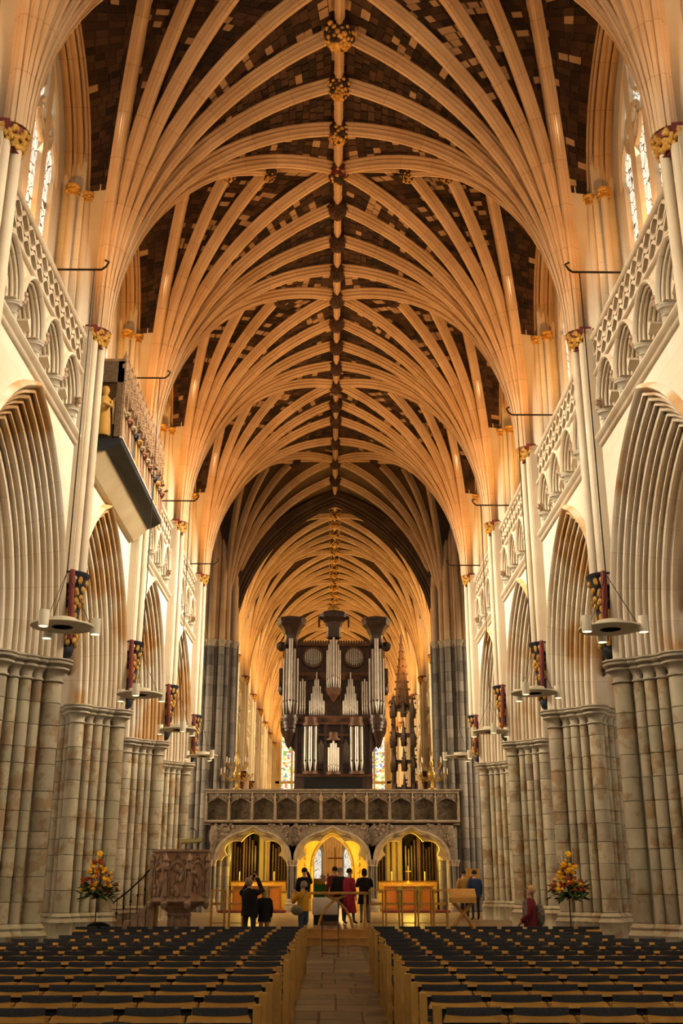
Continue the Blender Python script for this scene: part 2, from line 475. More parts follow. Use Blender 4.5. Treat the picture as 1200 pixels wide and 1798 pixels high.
for side, sn in ((-1, 'left'), (1, 'right')):
    make_pillar(side, P[0], 'clustered stone pillar behind the edge of the %s-hand view' % sn, False)
    make_pillar(side, P[1], 'clustered stone pillar just outside the %s edge of the view' % sn, False)
    for i in range(4):
        make_pillar(side, P[2 + i], 'clustered stone pillar, %s from the camera on the %s of the nave' % (nth[i], sn), True, 40 + i * 2 + side)
for side, sn in ((-1, 'left'), (1, 'right')):
    for i, yq in enumerate(Q[1:-1]):
        make_pillar(side, yq, 'distant quire pillar number %s beyond the screen on the %s' % (['one', 'two', 'three', 'four', 'five', 'six', 'seven'][i], sn), False)

# tall grey crossing piers
ZC5 = 11.6
for side, sn in ((-1, 'left'), (1, 'right')):
    e = empty('pillar', (side * 5.35, P5, 0), label='tall grey clustered crossing pillar at the %s end of the stone screen' % sn, cat='pillar', kind='structure')
    pl = [(-.92, .1, .10), (-.86, -.28, .15), (-.58, -.5, .12), (-.36, -.66, .14), (-.12, -.62, .10), (.1, -.72, .17), (.38, -.62, .12), (.62, -.5, .15), (.86, -.2, .16)]
    obj('core', MB().boxb(-.85, .9, -.4, 1.1, 0, ZR - 1).mesh('core', GREYST, 0), e)
    rr = random.Random(70 + side); zs = [.4]
    while zs[-1] < ZC5 - 1.0: zs.append(zs[-1] + rr.choice([.40, .47, .55]))
    for j, (x, y_, r) in enumerate(pl):
        for i, z in enumerate(zs):
            h = (zs[i + 1] if i + 1 < len(zs) else ZC5 - .3) - z
            obj('drum', drum(r, round(h, 2), GREYST), e, (side * x, y_, z), rz=rr.uniform(0, 6.28))
        obj('upper_shaft', MB().tube([(0, 0, 0), (0, 0, 5.9)], r, 10).mesh('upper_shaft', RIBST, 40), e, (side * x, y_, ZC5 + .02))
    c = MB()
    for x, y_, r in pl: c.lathe([(r, -.3), (r * 1.1 + .01, -.28), (r, -.24), (r * 1.3, -.1), (r * 1.4 + .03, -.06), (r * 1.4 + .03, 0), (0, 0)], (side * x, y_, 0), 12)
    obj('capital', c.mesh('capital', CAPST, 50), e, (0, 0, ZC5))

# ================================================================== SIDE WALLS (built for the right, mirrored for the left)
ARC_A, ARC_C, ARC_O = 2.15, 1.42, .70
def along_y(m, prof, x, z, y0, y1, mi=0):
    """straight moulding: prof = (dx, dz)"""
    n = len(prof); k = max(1, int((y1 - y0) / .6)); rows = []
    vs = []; al = []
    for i in range(k + 1):
        yy = y0 + (y1 - y0) * i / k
        for dx, dz in prof: vs.append((x + dx, yy, z + dz)); al.append(yy - y0)
    fs = [(i * n + j, i * n + j + 1, (i + 1) * n + j + 1, (i + 1) * n + j) for i in range(k) for j in range(n - 1)]
    m.add(vs, fs, mi, along=al)
S = {}
def build_wall_meshes():
    # arcade arch: orders of rolls from the wall face to the soffit
    path = []
    A, B = (-(XP - XW), ARC_O), (-.10, .0)
    for t in (0, .1, .25, .34, .5, .59, .75, .84, 1): path.append((A[0] + (B[0] - A[0]) * t, A[1] + (B[1] - A[1]) * t))
    path = path + [(.10, .0)]
    half = rolls(path, .055, .55, 4)
    prof = [(-(XP - XW), ARC_O + .02)] + half + [(.25, .2), (.7, ARC_O)]
    S['arch'] = MB().sweep(prof, arch_frames(XP, 0, ZCAP, ARC_A, ARC_C, 16)).mesh('arcade_arch', ARCHST, 40)
    hp = [(.0, .0), (-.07, .01), (-.11, .05), (-.10, .09), (-.03, .13), (0, .14)]
    S['hood'] = MB().sweep([(u - (XP - XW), w_ + ARC_O) for u, w_ in hp], arch_frames(XP, 0, ZCAP, ARC_A, ARC_C, 16)).mesh('hood_mould', ARCHST, 50)
    # spandrel
    m = MB()
    pts = arch_pts(ARC_A, ARC_C, ARC_O, 16)
    for (y0, z0, *_), (y1, z1, *_) in zip(pts[:-1], pts[1:]):
        m.add([(XW, y0, ZCAP + z0), (XW, y1, ZCAP + z1), (XW, y1, ZSTR), (XW, y0, ZSTR)], [(0, 1, 2, 3)])
    ao = ARC_A + ARC_O
    for s_ in (-1, 1):
        m.add([(XW, s_ * ao, ZCAP), (XW, s_ * 3.05, ZCAP), (XW, s_ * 3.05, ZSTR), (XW, s_ * ao, ZSTR)], [(0, 1, 2, 3)])
    S['spandrel'] = m.mesh('spandrel', WALLST, 0)
    m = MB()
    along_y(m, [(0, -.14), (-.05, -.12), (-.07, -.07), (-.03, -.04), (-.10, .0), (-.13, .04), (-.12, .08), (-.04, .11), (.5, .13)], XW, ZSTR, -3.05, 3.05)
    S['string'] = m.mesh('string_course', STONE, 50)
    # blind arcade unit
    tz, ta, tc, to = 10.42, .47, .16, .15
    pathT = [(.0, to), (.06, .10), (.13, .085), (.2, .03), (.27, .02), (.34, -.02)]
    pf = [(-.01, to + .02)] + rolls(pathT, .028, .5, 3) + [(.55, -.03)]
    m = MB().sweep(pf, arch_frames(XW, 0, tz, ta, tc, 9))
    for s_ in (-1, 1):      # cusps of the trefoil head
        cy, cz = s_ * (ta - .07), tz + .22
        m.add([(XW + .14, cy + s_ * .08, cz - .12), (XW + .14, cy - s_ * .10, cz), (XW + .14, cy + s_ * .06, cz + .16),
               (XW + .34, cy + s_ * .08, cz - .12), (XW + .34, cy - s_ * .10, cz), (XW + .34, cy + s_ * .06, cz + .16)], [(0, 1, 2), (3, 5, 4), (0, 3, 4, 1), (1, 4, 5, 2)])
    pts = arch_pts(ta, tc, to, 9); U = .6625
    for (y0, z0, *_), (y1, z1, *_) in zip(pts[:-1], pts[1:]):
        m.add([(XW, y0, tz + z0), (XW, y1, tz + z1), (XW, y1, ZTRI), (XW, y0, ZTRI)], [(0, 1, 2, 3)])
    for s_ in (-1, 1):
        m.add([(XW, s_ * (ta + to), tz), (XW, s_ * U, tz), (XW, s_ * U, ZTRI), (XW, s_ * (ta + to), ZTRI)], [(0, 1, 2, 3)])
        m.add([(XW, s_ * (ta), tz), (XW, s_ * U, tz), (XW + .5, s_ * U, tz), (XW + .5, s_ * (ta), tz)], [(0, 1, 2, 3)])
    S['tri'] = m.mesh('blind_arch', STONE, 45)
    S['trihood'] = MB().sweep([(-.01, to - .01), (-.06, to), (-.085, to + .03), (-.06, to + .065), (0, to + .08)], arch_frames(XW, 0, tz, ta, tc, 9)).mesh('hood_mould', STONE, 50)
    m = MB()
    for dx in (.06, .27):
        m.lathe([(.09, 9.84), (.10, 9.87), (.085, 9.90), (.062, 9.94), (.062, 10.2), (.075, 10.21), (.075, 10.23), (.062, 10.24)], (XW + dx, 0, 0), 10)
    m.lathe([(.085, 10.24), (.10, 10.28), (.13, 10.33), (.15, 10.34), (.15, 10.37), (.165, 10.39), (.155, 10.42), (0, 10.42)], (XW + .16, 0, 0), 12, sx=1.45, sy=1)
    S['col'] = m.mesh('colonnette', TRISH, 50)
    rr = random.Random(3); m = MB()
    for i in range(9): m.sphere((rr.uniform(-.04, .02), rr.uniform(-.05, .05), rr.uniform(-.08, .08)), rr.uniform(.03, .06), 6, 4)
    S['head'] = m.mesh('carved_head', mat('carved_head_stone', (.50, .36, .24), (.30, .19, .12), nscale=20, bump=.4), 60)
    S['triback'] = MB().boxb(XW + .5, XW + .55, -3.05, 3.05, ZSTR, ZTRI).boxb(XW, XW + .5, -3.05, -2.66, ZSTR, ZTRI).boxb(XW, XW + .5, 2.66, 3.05, ZSTR, ZTRI).mesh('recess', WALLST, 0)
    # pierced parapet
    m = MB()
    along_y(m, [(.12, -.06), (-.02, -.06), (-.06, -.02), (-.05, .03), (0, .05), (.12, .05)], XW, ZTRI + .03, -3.05, 3.05)
    along_y(m, [(.14, -.07), (-.0, -.06), (-.05, -.03), (-.06, .02), (-.02, .05), (.14, .05), (.14, -.07)], XW, ZPAR - .05, -3.05, 3.05)
    S['rails'] = m.mesh('parapet_rail', STONE, 50)
    m = MB(); n = 13; pw = 5.3 / n
    z0, z1 = ZTRI + .08, ZPAR - .1; hh = (z1 - z0) / 2
    for r_ in range(2):
        for i in range(n + r_):
            cy = -2.65 + pw * (i + (.5 if r_ == 0 else 0)); cz = z0 + hh * (r_ + .5)
            K = 16; vs = []; fs = []
            for j in range(K):
                a = 2 * math.pi * j / K
                q = 1 + .16 * math.cos(4 * a)
                for (rr_, dx) in ((1.0, .09), (1.0, .0), (.72 * q, .0), (.70 * q, .09)):
                    vs.append((XW + dx, cy + rr_ * pw * .56 * math.cos(a), cz + rr_ * hh * .54 * math.sin(a)))
            for j in range(K):
                for c_ in range(3): fs.append((j * 4 + c_, j * 4 + c_ + 1, ((j + 1) % K) * 4 + c_ + 1, ((j + 1) % K) * 4 + c_))
            m.add(vs, fs)
    S['lattice'] = m.mesh('parapet_lattice', STONE, 40)
    # clerestory: wall plane, deep reveal
    ZW, CW, CC = 14.9, 1.8, 1.5
    XC = 5.80
    m = MB(); pts = arch_pts(CW, CC, 0, 10)
    for (y0, z0, *_), (y1, z1, *_) in zip(pts[:-1], pts[1:]):
        m.add([(XC, y0, ZW + z0), (XC, y1, ZW + z1), (XC, y1, ZR + .5), (XC, y0, ZR + .5)], [(0, 1, 2, 3)])
    for s_ in (-1, 1):
        m.add([(XC, s_ * CW, ZTRI), (XC, s_ * 2.46, ZTRI), (XC, s_ * 2.46, ZR + .5), (XC, s_ * CW, ZR + .5)], [(0, 1, 2, 3)])
        m.add([(XC, s_ * 2.46, ZTRI), (XW + .2, s_ * 2.5, ZTRI), (XW + .2, s_ * 2.5, ZR + .5), (XC, s_ * 2.46, ZR + .5)], [(0, 1, 2, 3)])
        m.add([(XW + .2, s_ * 2.5, ZTRI), (XW + .2, s_ * 3.05, ZTRI), (XW + .2, s_ * 3.05, ZR + .5), (XW + .2, s_ * 2.5, ZR + .5)], [(0, 1, 2, 3)])
    m.add([(XC, -CW, ZTRI), (XC, CW, ZTRI), (XC, CW, 12.6), (XC, -CW, 12.6)], [(0, 1, 2, 3)])
    m.add([(XW, -3.05, ZTRI + .02), (XW, 3.05, ZTRI + .02), (XC, 3.05, ZTRI + .02), (XC, -3.05, ZTRI + .02)], [(0, 1, 2, 3)])
    S['clere'] = m.mesh('clerestory_wall', WALLST, 0)
    # wall arch with its two shafts
    a = 2.58; rc = .57
    pa = [(.0, .16), (.1, .08), (.2, .06), (.3, -.02), (.42, -.04), (.5, -.1)]
    m = MB().sweep([(-.02, .2)] + rolls(pa, .06, .5, 4) + [(.6, -.1)], arch_frames(XW + .08, 0, 15.3, a, rc, 12))
    S['wallarch'] = m.mesh('wall_arch', RIBST, 45)
    S['wshaft'] = MB().tube([(0, 0, ZTRI), (0, 0, 15.15)], .085, 10).mesh('window_shaft', STONE, 50)
    m = MB().lathe([(.09, -.18), (.12, -.17), (.10, -.13), (.14, -.02), (.16, .0), (.16, .04), (0, .04)], n=12)
    rr = random.Random(8)
    for i in range(16):
        a_ = i * 2.4; m.sphere((.125 * math.cos(a_), .125 * math.sin(a_), rr.uniform(-.1, 0)), .035, 5, 4)
    S['wcap'] = m.mesh('gilded_capital', GOLD, 60)
    # vault shaft
    m = MB().boxb(XS + .22, XW + .02, -.3, .3, 6.9, ZSP)
    for x, y_ in ((XS + .1, 0), (XS + .21, -.19), (XS + .21, .19)): m.tube([(x, y_, 7.0), (x, y_, ZSP - .3)], .088, 10)
    S['vshaft'] = m.mesh('vault_shaft', STONE, 45)
    m = MB().lathe([(.20, -.42), (.24, -.40), (.2, -.36), (.25, -.15), (.29, -.04), (.31, 0), (.31, .05), (.27, .07), (0, .07)], (XS + .26, 0, ZSP), 16)
    S['vcap'] = m.mesh('shaft_capital', [REDP], 50)
    m = MB(); rr = random.Random(4)
    for i in range(64):
        a_ = math.pi / 2 + (i * 2.399) % math.pi; z = rr.uniform(-.34, .0)
        r_ = .225 + (z + .36) * .22
        m.sphere((XS + .26 + r_ * math.cos(a_), r_ * math.sin(a_), ZSP + z), (.045, .045, .055), 5, 4)
    S['vcapg'] = m.mesh('gilded_leaves', GOLD, 60)
    # painted corbel
    zc0, zc1 = 5.55, 7.15
    m = MB().lathe([(.02, zc0 - .02), (.09, zc0 + .03), (.13, zc0 + .15), (.10, zc0 + .22), (.15, zc0 + .5), (.19, zc0 + 1.0), (.25, zc1 - .12), (.30, zc1 - .08), (.32, zc1 - .02), (.29, zc1), (0, zc1)], (XS + .26, 0, 0), 14)
    S['corbel'] = m.mesh('corbel', [BLUEP], 50)
    m = MB()
    for i in range(60):
        a_ = math.pi / 2 + rr.random() * math.pi; z = rr.uniform(.25, 1.5); r_ = .13 + z * .085
        m.sphere((XS + .26 + r_ * math.cos(a_), r_ * math.sin(a_), zc0 + z), (.05, .05, .065), 5, 4)
    S['corbelg'] = m.mesh('gilded_leaves', GOLD, 60)
    m = MB().tube([(XS + .16, -.24, zc0 + .3), (XS + .2, -.3, zc1 - .2), (XS + .2, -.31, zc1)], [.05, .06, .05], 8)
    S['corbelr'] = m.mesh('red_stem', REDP, 50)
build_wall_meshes()

def wall_bay(par, side, yc, detail=True):
    sc = (side, 1, 1); L0 = (0, yc, 0)
    def o_(n, k, loc=L0, p=par): return obj(n, S[k], p, loc, scale=sc)
    o_('spandrel', 'spandrel'); a = o_('arcade_arch', 'arch'); o_('hood_mould', 'hood')
    o_('string_course', 'string'); o_('recess', 'triback')
    for i in range(4):
        ly = -1.9875 + 1.325 * i
        t = o_('blind_arch', 'tri', (0, yc + ly, 0))
        h = obj('hood_mould', S['trihood'], t)
        if detail:
            obj('carved_head', S['head'], t, (XW - .06, -.58, 10.52), rz=0)
            if i == 3: obj('carved_head', S['head'], t, (XW - .06, .58, 10.52), rz=2)
        obj('colonnette', S['col'], t, (0, -.6625, 0))
        if i == 3: obj('colonnette', S['col'], t, (0, .6625, 0))
    o_('parapet_rail', 'rails'); o_('parapet_lattice', 'lattice')
    o_('clerestory_wall', 'clere'); o_('wall_arch', 'wallarch')
    for s_ in (-1, 1):
        for dx, dy in ((XW + .15, 2.62), (XW + .40, 2.36)):
            w_ = obj('window_shaft', S['wshaft'], par, (side * dx, yc + s_ * dy, 0))
            obj('gilded_capital', S['wcap'], w_, (0, 0, 15.3))
def vault_shaft(par, side, Y, corbel=True):
    sc = (side, 1, 1); L0 = (0, Y, 0)
    obj('vault_shaft', S['vshaft'], par, L0, scale=sc)
    c = obj('shaft_capital', S['vcap'], par, L0, scale=sc); obj('gilded_leaves', S['vcapg'], c)
    if corbel:
        c = obj('corbel', S['corbel'], par, L0, scale=sc); obj('gilded_leaves', S['corbelg'], c); obj('red_stem', S['corbelr'], c)

walls = {}
for side, sn in ((-1, 'left'), (1, 'right')):
    e = walls[side] = empty('wall_' + sn, (0, 0, 0), label='pale stone nave wall on the %s with pointed arcade, blind arches and pierced parapet' % sn, cat='wall', kind='structure')
    for i in range(5): wall_bay(e, side, (P[i] + P[i + 1]) / 2)
    for y_ in P: vault_shaft(e, side, y_)
    q = empty('wall_quire_' + sn, (0, 0, 0), label='distant quire wall beyond the organ on the %s' % sn, cat='wall', kind='structure')
    for i in range(7): wall_bay(q, side, (Q[i] + Q[i + 1]) / 2, False)
    for y_ in Q[1:]: vault_shaft(q, side, y_)
    # plain western bays behind the camera
    b = MB(); b.boxb(side * XW, side * (XW + .3), WEST, P[0], 0, ZR)
    obj('west_bay_wall', b.mesh('west_bay_wall', WALLST, 0), e)

# ================================================================== VAULT
RIBP_H = [(.17, .02), (.17, .06), (.145, .075), (.108, .10), (.13, .122), (.138, .152), (.118, .182), (.078, .188), (.072, .214), (.092, .236), (.095, .272), (.07, .302), (.036, .306), (.034, .34)]
RIBP = RIBP_H + [(-u, d) for u, d in reversed(RIBP_H)]
SP = Vector((XS + .22, 0))
def rib_curve(end, zs, H):
    d = Vector(end) - SP; Ln = d.length; dr = d / Ln
    Rr = (Ln * Ln + H * H) / (2 * Ln)
    return [SP + dr * (Rr - math.sqrt(max(0, Rr * Rr - z * z))) for z in zs]
def rib_mesh(end, H, n=20, prof=RIBP, k=1.0):
    d = Vector(end) - SP; Ln = d.length; dr = d / Ln
    Rr = (Ln * Ln + H * H) / (2 * Ln); pm = math.asin(min(1, H / Rr))
    U = Vector((-dr.y, dr.x, 0)); fr = []
    for i in range(n + 1):
        p = pm * i / n
        c = SP + dr * (Rr * (1 - math.cos(p)))
        fr.append((Vector((c.x, c.y, ZSP + Rr * math.sin(p) - (HV - H) * 0)), U, Vector((dr.x * math.cos(p), dr.y * math.cos(p), -math.sin(p)))))
    return MB().sweep([(u * k, w_ * k) for u, w_ in prof], fr)
def wall_curve(half, s_, zs):
    a = half - .47; rc = .57 * a / 2.58; Rw = a + rc; out = []
    for z in zs:
        h = z - 3.02
        if h <= 0: yy = .47
        else:
            q = Rw * Rw - h * h
            ya = -rc + math.sqrt(q) if q > rc * rc else 0
            yy = half - max(0, ya)
        out.append(Vector((XW + .12, s_ * yy)))
    return out
def ends(half, s_): return [(0, 0), (0, s_ * half / 2), (0, s_ * half), (1.75, s_ * half), (2.75, s_ * half), (3.75, s_ * half)]
VC = {}
NZ = 18
ZS = [HV * math.sin(1.28 * i / NZ) / math.sin(1.28) for i in range(NZ + 1)]
def web_cells(half, s_):
    cs = [rib_curve(e, ZS, HV) for e in ends(half, s_)] + [wall_curve(half, s_, ZS)]
    return list(zip(cs[:-1], cs[1:]))
def web_mesh(half, s_, m):
    key = ('web', half, s_, m.name)
    if key in VC: return VC[key]
    b = MB()
    for ci, (A, B) in enumerate(web_cells(half, s_)):
        if ci == 5:
            lo = [i for i, z in enumerate(ZS) if z < 3.3]; hi = range(lo[-1], len(ZS))
            for idx, mi in ((lo, 1), (hi, 0)):
                b.grid([[(A[i].lerp(B[i], t).x, A[i].lerp(B[i], t).y, ZSP + ZS[i]) for t in (0, .25, .5, .75, 1)] for i in idx], mi)
            continue
        b.grid([[(p.lerp(q, t).x, p.lerp(q, t).y, ZSP + z) for t in (0, .25, .5, .75, 1)] for p, q, z in zip(A, B, ZS)])
    VC[key] = b.mesh('web', [m, STONE], 60); return VC[key]
def brick_list(half, s_, seed):
    """courses of small stones laid on each web cell: list of (8 corner points, tone)"""
    rr = random.Random(seed); out = []
    nc = 54
    zc = [HV * math.sin(1.28 * i / nc) / math.sin(1.28) for i in range(nc + 1)]
    cv = [rib_curve(e, zc, HV) for e in ends(half, s_)] + [wall_curve(half, s_, zc)]
    for ci, (A, B) in enumerate(zip(cv[:-1], cv[1:])):
        for i in range(8, nc):
            if ci == 5 and zc[i] < 3.1: continue
            p0, q0, p1, q1 = A[i], B[i], A[i + 1], B[i + 1]
            wd = (q0 - p0).length
            n = max(1, int(round(wd / rr.uniform(.2, .3))))
            ts = [0] + sorted(min(.97, max(.03, (j + rr.uniform(-.18, .18)) / n)) for j in range(1, n)) + [1]
            band = rr.random()
            for t0, t1 in zip(ts[:-1], ts[1:]):
                g = .012 / max(wd, .2)
                def pt(a, b, t, z): v = a.lerp(b, t); return Vector((v.x, v.y, ZSP + z))
                dz = .011
                c = [pt(p0, q0, t0 + g, zc[i]), pt(p0, q0, t1 - g, zc[i]), pt(p1, q1, t1 - g, zc[i + 1]), pt(p1, q1, t0 + g, zc[i + 1])]
                ctr = (c[0] + c[1] + c[2] + c[3]) / 4
                c = [v.lerp(ctr, .06) for v in c]
                nn = (c[1] - c[0]).cross(c[3] - c[0])
                if nn.length < 1e-6: continue
                nn.normalize()
                out_d = Vector((ctr.x - SP.x, ctr.y, 0))
                if nn.dot(out_d.normalized() - Vector((0, 0, .6))) < 0: nn = -nn
                h = .018 + rr.random() * .012
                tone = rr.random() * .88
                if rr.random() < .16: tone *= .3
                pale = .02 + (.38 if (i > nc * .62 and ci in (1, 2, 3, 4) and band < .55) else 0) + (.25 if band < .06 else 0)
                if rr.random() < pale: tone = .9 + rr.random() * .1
                lo = [v - nn * .01 for v in c]; hi = [v + nn * h for v in c]
                out.append((lo, hi, tone, ctr))
    return out
BF = [(4, 5, 6, 7), (0, 1, 5, 4), (1, 2, 6, 5), (2, 3, 7, 6), (3, 0, 4, 7)]
RV = cam.matrix_basis.to_3x3()
RV = (Matrix.Rotation(-YAW, 3, 'Z') @ Matrix.Rotation(math.pi / 2 + PITCH, 3, 'X'))
RVI = RV.inverted()
def px(p):
    v = RVI @ (Vector(p) - CAM)
    if v.z > -.1: return None
    return (600 + F_PX * v.x / -v.z, 899 - F_PX * v.y / -v.z, -v.z)

def cone(par, side, Y, hw, he, webm, bricks=False, ribm=RIBST, seed=1, k=.88):
    sc = (side, 1, 1); L0 = (0, Y, 0)
    for half, s_ in ((hw, -1), (he, 1)):
        if half is None: continue
        obj('web', web_mesh(half, s_, webm), par, L0, scale=sc)
        for i, e in enumerate(ends(half, s_)):
            if i == 0 and s_ == 1 and hw is not None: continue
            key = ('rib', e, ribm.name, k)
            if key not in VC: VC[key] = rib_mesh(e, HV, k=k).mesh('rib', ribm, 28)
            obj('rib', VC[key], par, L0, scale=sc)
        if bricks:
            bl = brick_list(half, s_, seed + s_)
            m = MB()
            for lo, hi, tone, ctr in bl:
                wc = Vector((side * ctr.x, ctr.y + Y, ctr.z))
                m.add(lo + hi, BF, tone=tone)
                pxy = px(wc)
                if pxy and 30 < pxy[0] < 1170 and 4 < pxy[1] < 900: CAND.append((pxy[2], len(CAND), lo, hi, tone, side, Y, par))
            o = obj('brick_courses', None, par, L0, scale=sc) if False else None
            BM.append((par, side, Y, bl))
CAND = []; BM = []
nave_c = empty('ceiling', (0, 0, 0), label='nave vault of fanning stone ribs with dark brick webs and gilded bosses', cat='vault', kind='structure')
cross_c = empty('crossing_ceiling', (0, 0, 0), label='darker ribbed vault bay above the organ screen', cat='vault', kind='structure')
quire_c = empty('quire_ceiling', (0, 0, 0), label='distant golden ribbed quire vault beyond the organ', cat='vault', kind='structure')
H0 = BAY / 2; HX = (P5 - P[5]) / 2
for side in (-1, 1):
    for i, y_ in enumerate(P):
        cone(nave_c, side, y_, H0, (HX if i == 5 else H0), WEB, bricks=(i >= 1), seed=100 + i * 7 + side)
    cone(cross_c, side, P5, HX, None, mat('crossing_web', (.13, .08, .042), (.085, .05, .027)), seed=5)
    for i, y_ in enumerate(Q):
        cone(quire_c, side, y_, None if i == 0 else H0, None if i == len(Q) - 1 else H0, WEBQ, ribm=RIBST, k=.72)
# the 300 stones that show largest are pieces of their own, the rest one mass per cone
CAND.sort(key=lambda c: c[0])
sel = set()
for c in CAND[:300]:
    sel.add((c[5], c[6], id(c[2])))
    m = MB(); m.add(c[2] + c[3], BF, tone=c[4])
    obj('brick', m.mesh('brick', BRICK, 0, tone=True), c[7], (0, c[6], 0), scale=(c[5], 1, 1))
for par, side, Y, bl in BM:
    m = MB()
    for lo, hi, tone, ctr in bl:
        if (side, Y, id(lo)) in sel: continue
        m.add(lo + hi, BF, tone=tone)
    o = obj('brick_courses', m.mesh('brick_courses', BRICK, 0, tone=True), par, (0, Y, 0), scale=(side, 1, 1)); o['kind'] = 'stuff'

# ridge ribs and bosses
def straight(a, b, prof=RIBP, k=.7, up=(0, 0, -1)):
    a, b = Vector(a), Vector(b); t = (b - a).normalized(); W = Vector(up); U = t.cross(W)
    n = max(1, int((b - a).length / .8))
    return MB().sweep([(u * k, w_ * k) for u, w_ in prof], [(a.lerp(b, i / n), U, W) for i in range(n + 1)])
def boss_mesh(r, seed, mi=(BOSSD, GOLD, REDP), red=False):
    rr = random.Random(seed); m = MB()
    m.lathe([(0.05, .1), (r * .95, .08), (r, -.05), (r * .9, -.22), (r * .55, -.32), (0, -.36)], n=14, mi=2 if red else 0)
    for i in range(60):
        a = i * 2.399963; q = math.sqrt((i + .5) / 60)
        rad = r * q * 1.02; z = -.35 + .36 * q ** 2.6
        s_ = r * rr.uniform(.15, .24)
        m.sphere((rad * math.cos(a), rad * math.sin(a), z - .02), (s_, s_, s_ * .8), 6, 4, mi=1 if rr.random() < (.45 if red else .85) else 0)
    return m.mesh('boss', list(mi), 60)
BOSS = [boss_mesh(.27, 1), boss_mesh(.27, 2), boss_mesh(.27, 3, red=True), boss_mesh(.34, 4), boss_mesh(.20, 5)]
BOSSK = boss_mesh(.25, 8, (BOSSD, mat('boss_brown', (.12, .05, .025), (.05, .025, .015), rough=.6), BOSSD))
def ridge(par, y0, y1):
    obj('ridge_rib', straight((0, y0, ZR), (0, y1, ZR)).mesh('ridge_rib', RIBST, 40), par)
ridge(nave_c, WEST, P[5]); ridge(cross_c, P[5], P5); ridge(quire_c, P5, EAST)
rr = random.Random(2)
def lateral(par, yc, dark=False):
    obj('ridge_rib', straight((-5.3, yc, ZR), (5.3, yc, ZR), k=.55).mesh('ridge_rib', RIBST, 40), par)
    for x in (1.75, 2.75, 3.75):
        for s_ in (-1, 1): obj('boss', BOSSK if dark else BOSS[4], par, (s_ * x, yc, ZR - .1), rz=rr.uniform(0, 6))
for i in range(5):
    lateral(nave_c, (P[i] + P[i + 1]) / 2, dark=i >= 3)
    for j in range(4):
        yb = P[i] + BAY * j / 4
        k = BOSS[3] if abs(yb - (P[1] + BAY * .75)) < .1 else (BOSS[2] if j == 2 and i == 2 else BOSS[rr.randrange(2)])
        if i >= 3 or (i == 2 and j > 2): k = BOSSK
        obj('boss', k, nave_c, (0, yb, ZR - .14), rz=rr.uniform(0, 6))
lateral(cross_c, (P[5] + P5) / 2, True)
for j in range(4): obj('boss', BOSSK, cross_c, (0, P[5] + (P5 - P[5]) * j / 4, ZR - .12), rz=j)
for i in range(7):
    for j in range(4): obj('boss', BOSS[j % 2], quire_c, (0, Q[i] + BAY * (j + .5) / 4, ZR - .14), rz=rr.uniform(0, 6))
    obj('ridge_rib', straight((-5.3, Q[i] + H0, ZR), (5.3, Q[i] + H0, ZR), k=.55).mesh('ridge_rib', RIBST, 40), quire_c)
# plain barrel behind the camera
b = MB(); rows = []
for i in range(13):
    a = math.pi * i / 12
    rows.append([(5.4 * math.cos(a), WEST, ZSP + 6.7 * math.sin(a)), (5.4 * math.cos(a), P[0] - H0, ZSP + 6.7 * math.sin(a))])
obj('west_bay_vault', b.grid(rows).mesh('west_bay_vault', WEB, 60), nave_c)

# dark chancel arch
m = MB()
pf = [(-.55, .5)] + rolls([(-.5, .35), (-.3, .2), (-.15, .1), (0, 0), (.2, 0), (.4, .15)], .07, .5, 4) + [(.5, .5)]
fr = arch_frames(0, 0, ZC5, 4.55, 2.6, 18)
fr = [(Vector((p.y, P5 + .15, p.z)), Vector((0, 1, 0)), Vector((w_.y, 0, w_.z))) for p, u, w_ in fr]
m.sweep(pf, fr)
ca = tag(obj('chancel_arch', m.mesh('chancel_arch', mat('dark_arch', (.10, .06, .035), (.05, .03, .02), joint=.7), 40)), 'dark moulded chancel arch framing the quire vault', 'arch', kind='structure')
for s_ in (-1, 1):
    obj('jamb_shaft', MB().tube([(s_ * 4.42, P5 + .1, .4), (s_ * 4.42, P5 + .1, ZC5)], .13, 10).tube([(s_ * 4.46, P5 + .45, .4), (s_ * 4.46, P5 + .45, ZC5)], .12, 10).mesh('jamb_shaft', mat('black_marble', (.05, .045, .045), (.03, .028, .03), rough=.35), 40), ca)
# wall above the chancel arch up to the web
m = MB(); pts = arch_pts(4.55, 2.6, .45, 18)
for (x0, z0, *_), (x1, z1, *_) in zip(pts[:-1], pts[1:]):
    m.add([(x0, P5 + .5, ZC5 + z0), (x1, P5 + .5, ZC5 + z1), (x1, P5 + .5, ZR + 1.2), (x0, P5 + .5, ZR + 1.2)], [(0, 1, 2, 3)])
obj('gable', m.mesh('gable', mat('dark_gable', (.12, .07, .04), (.07, .04, .025)), 0), ca)

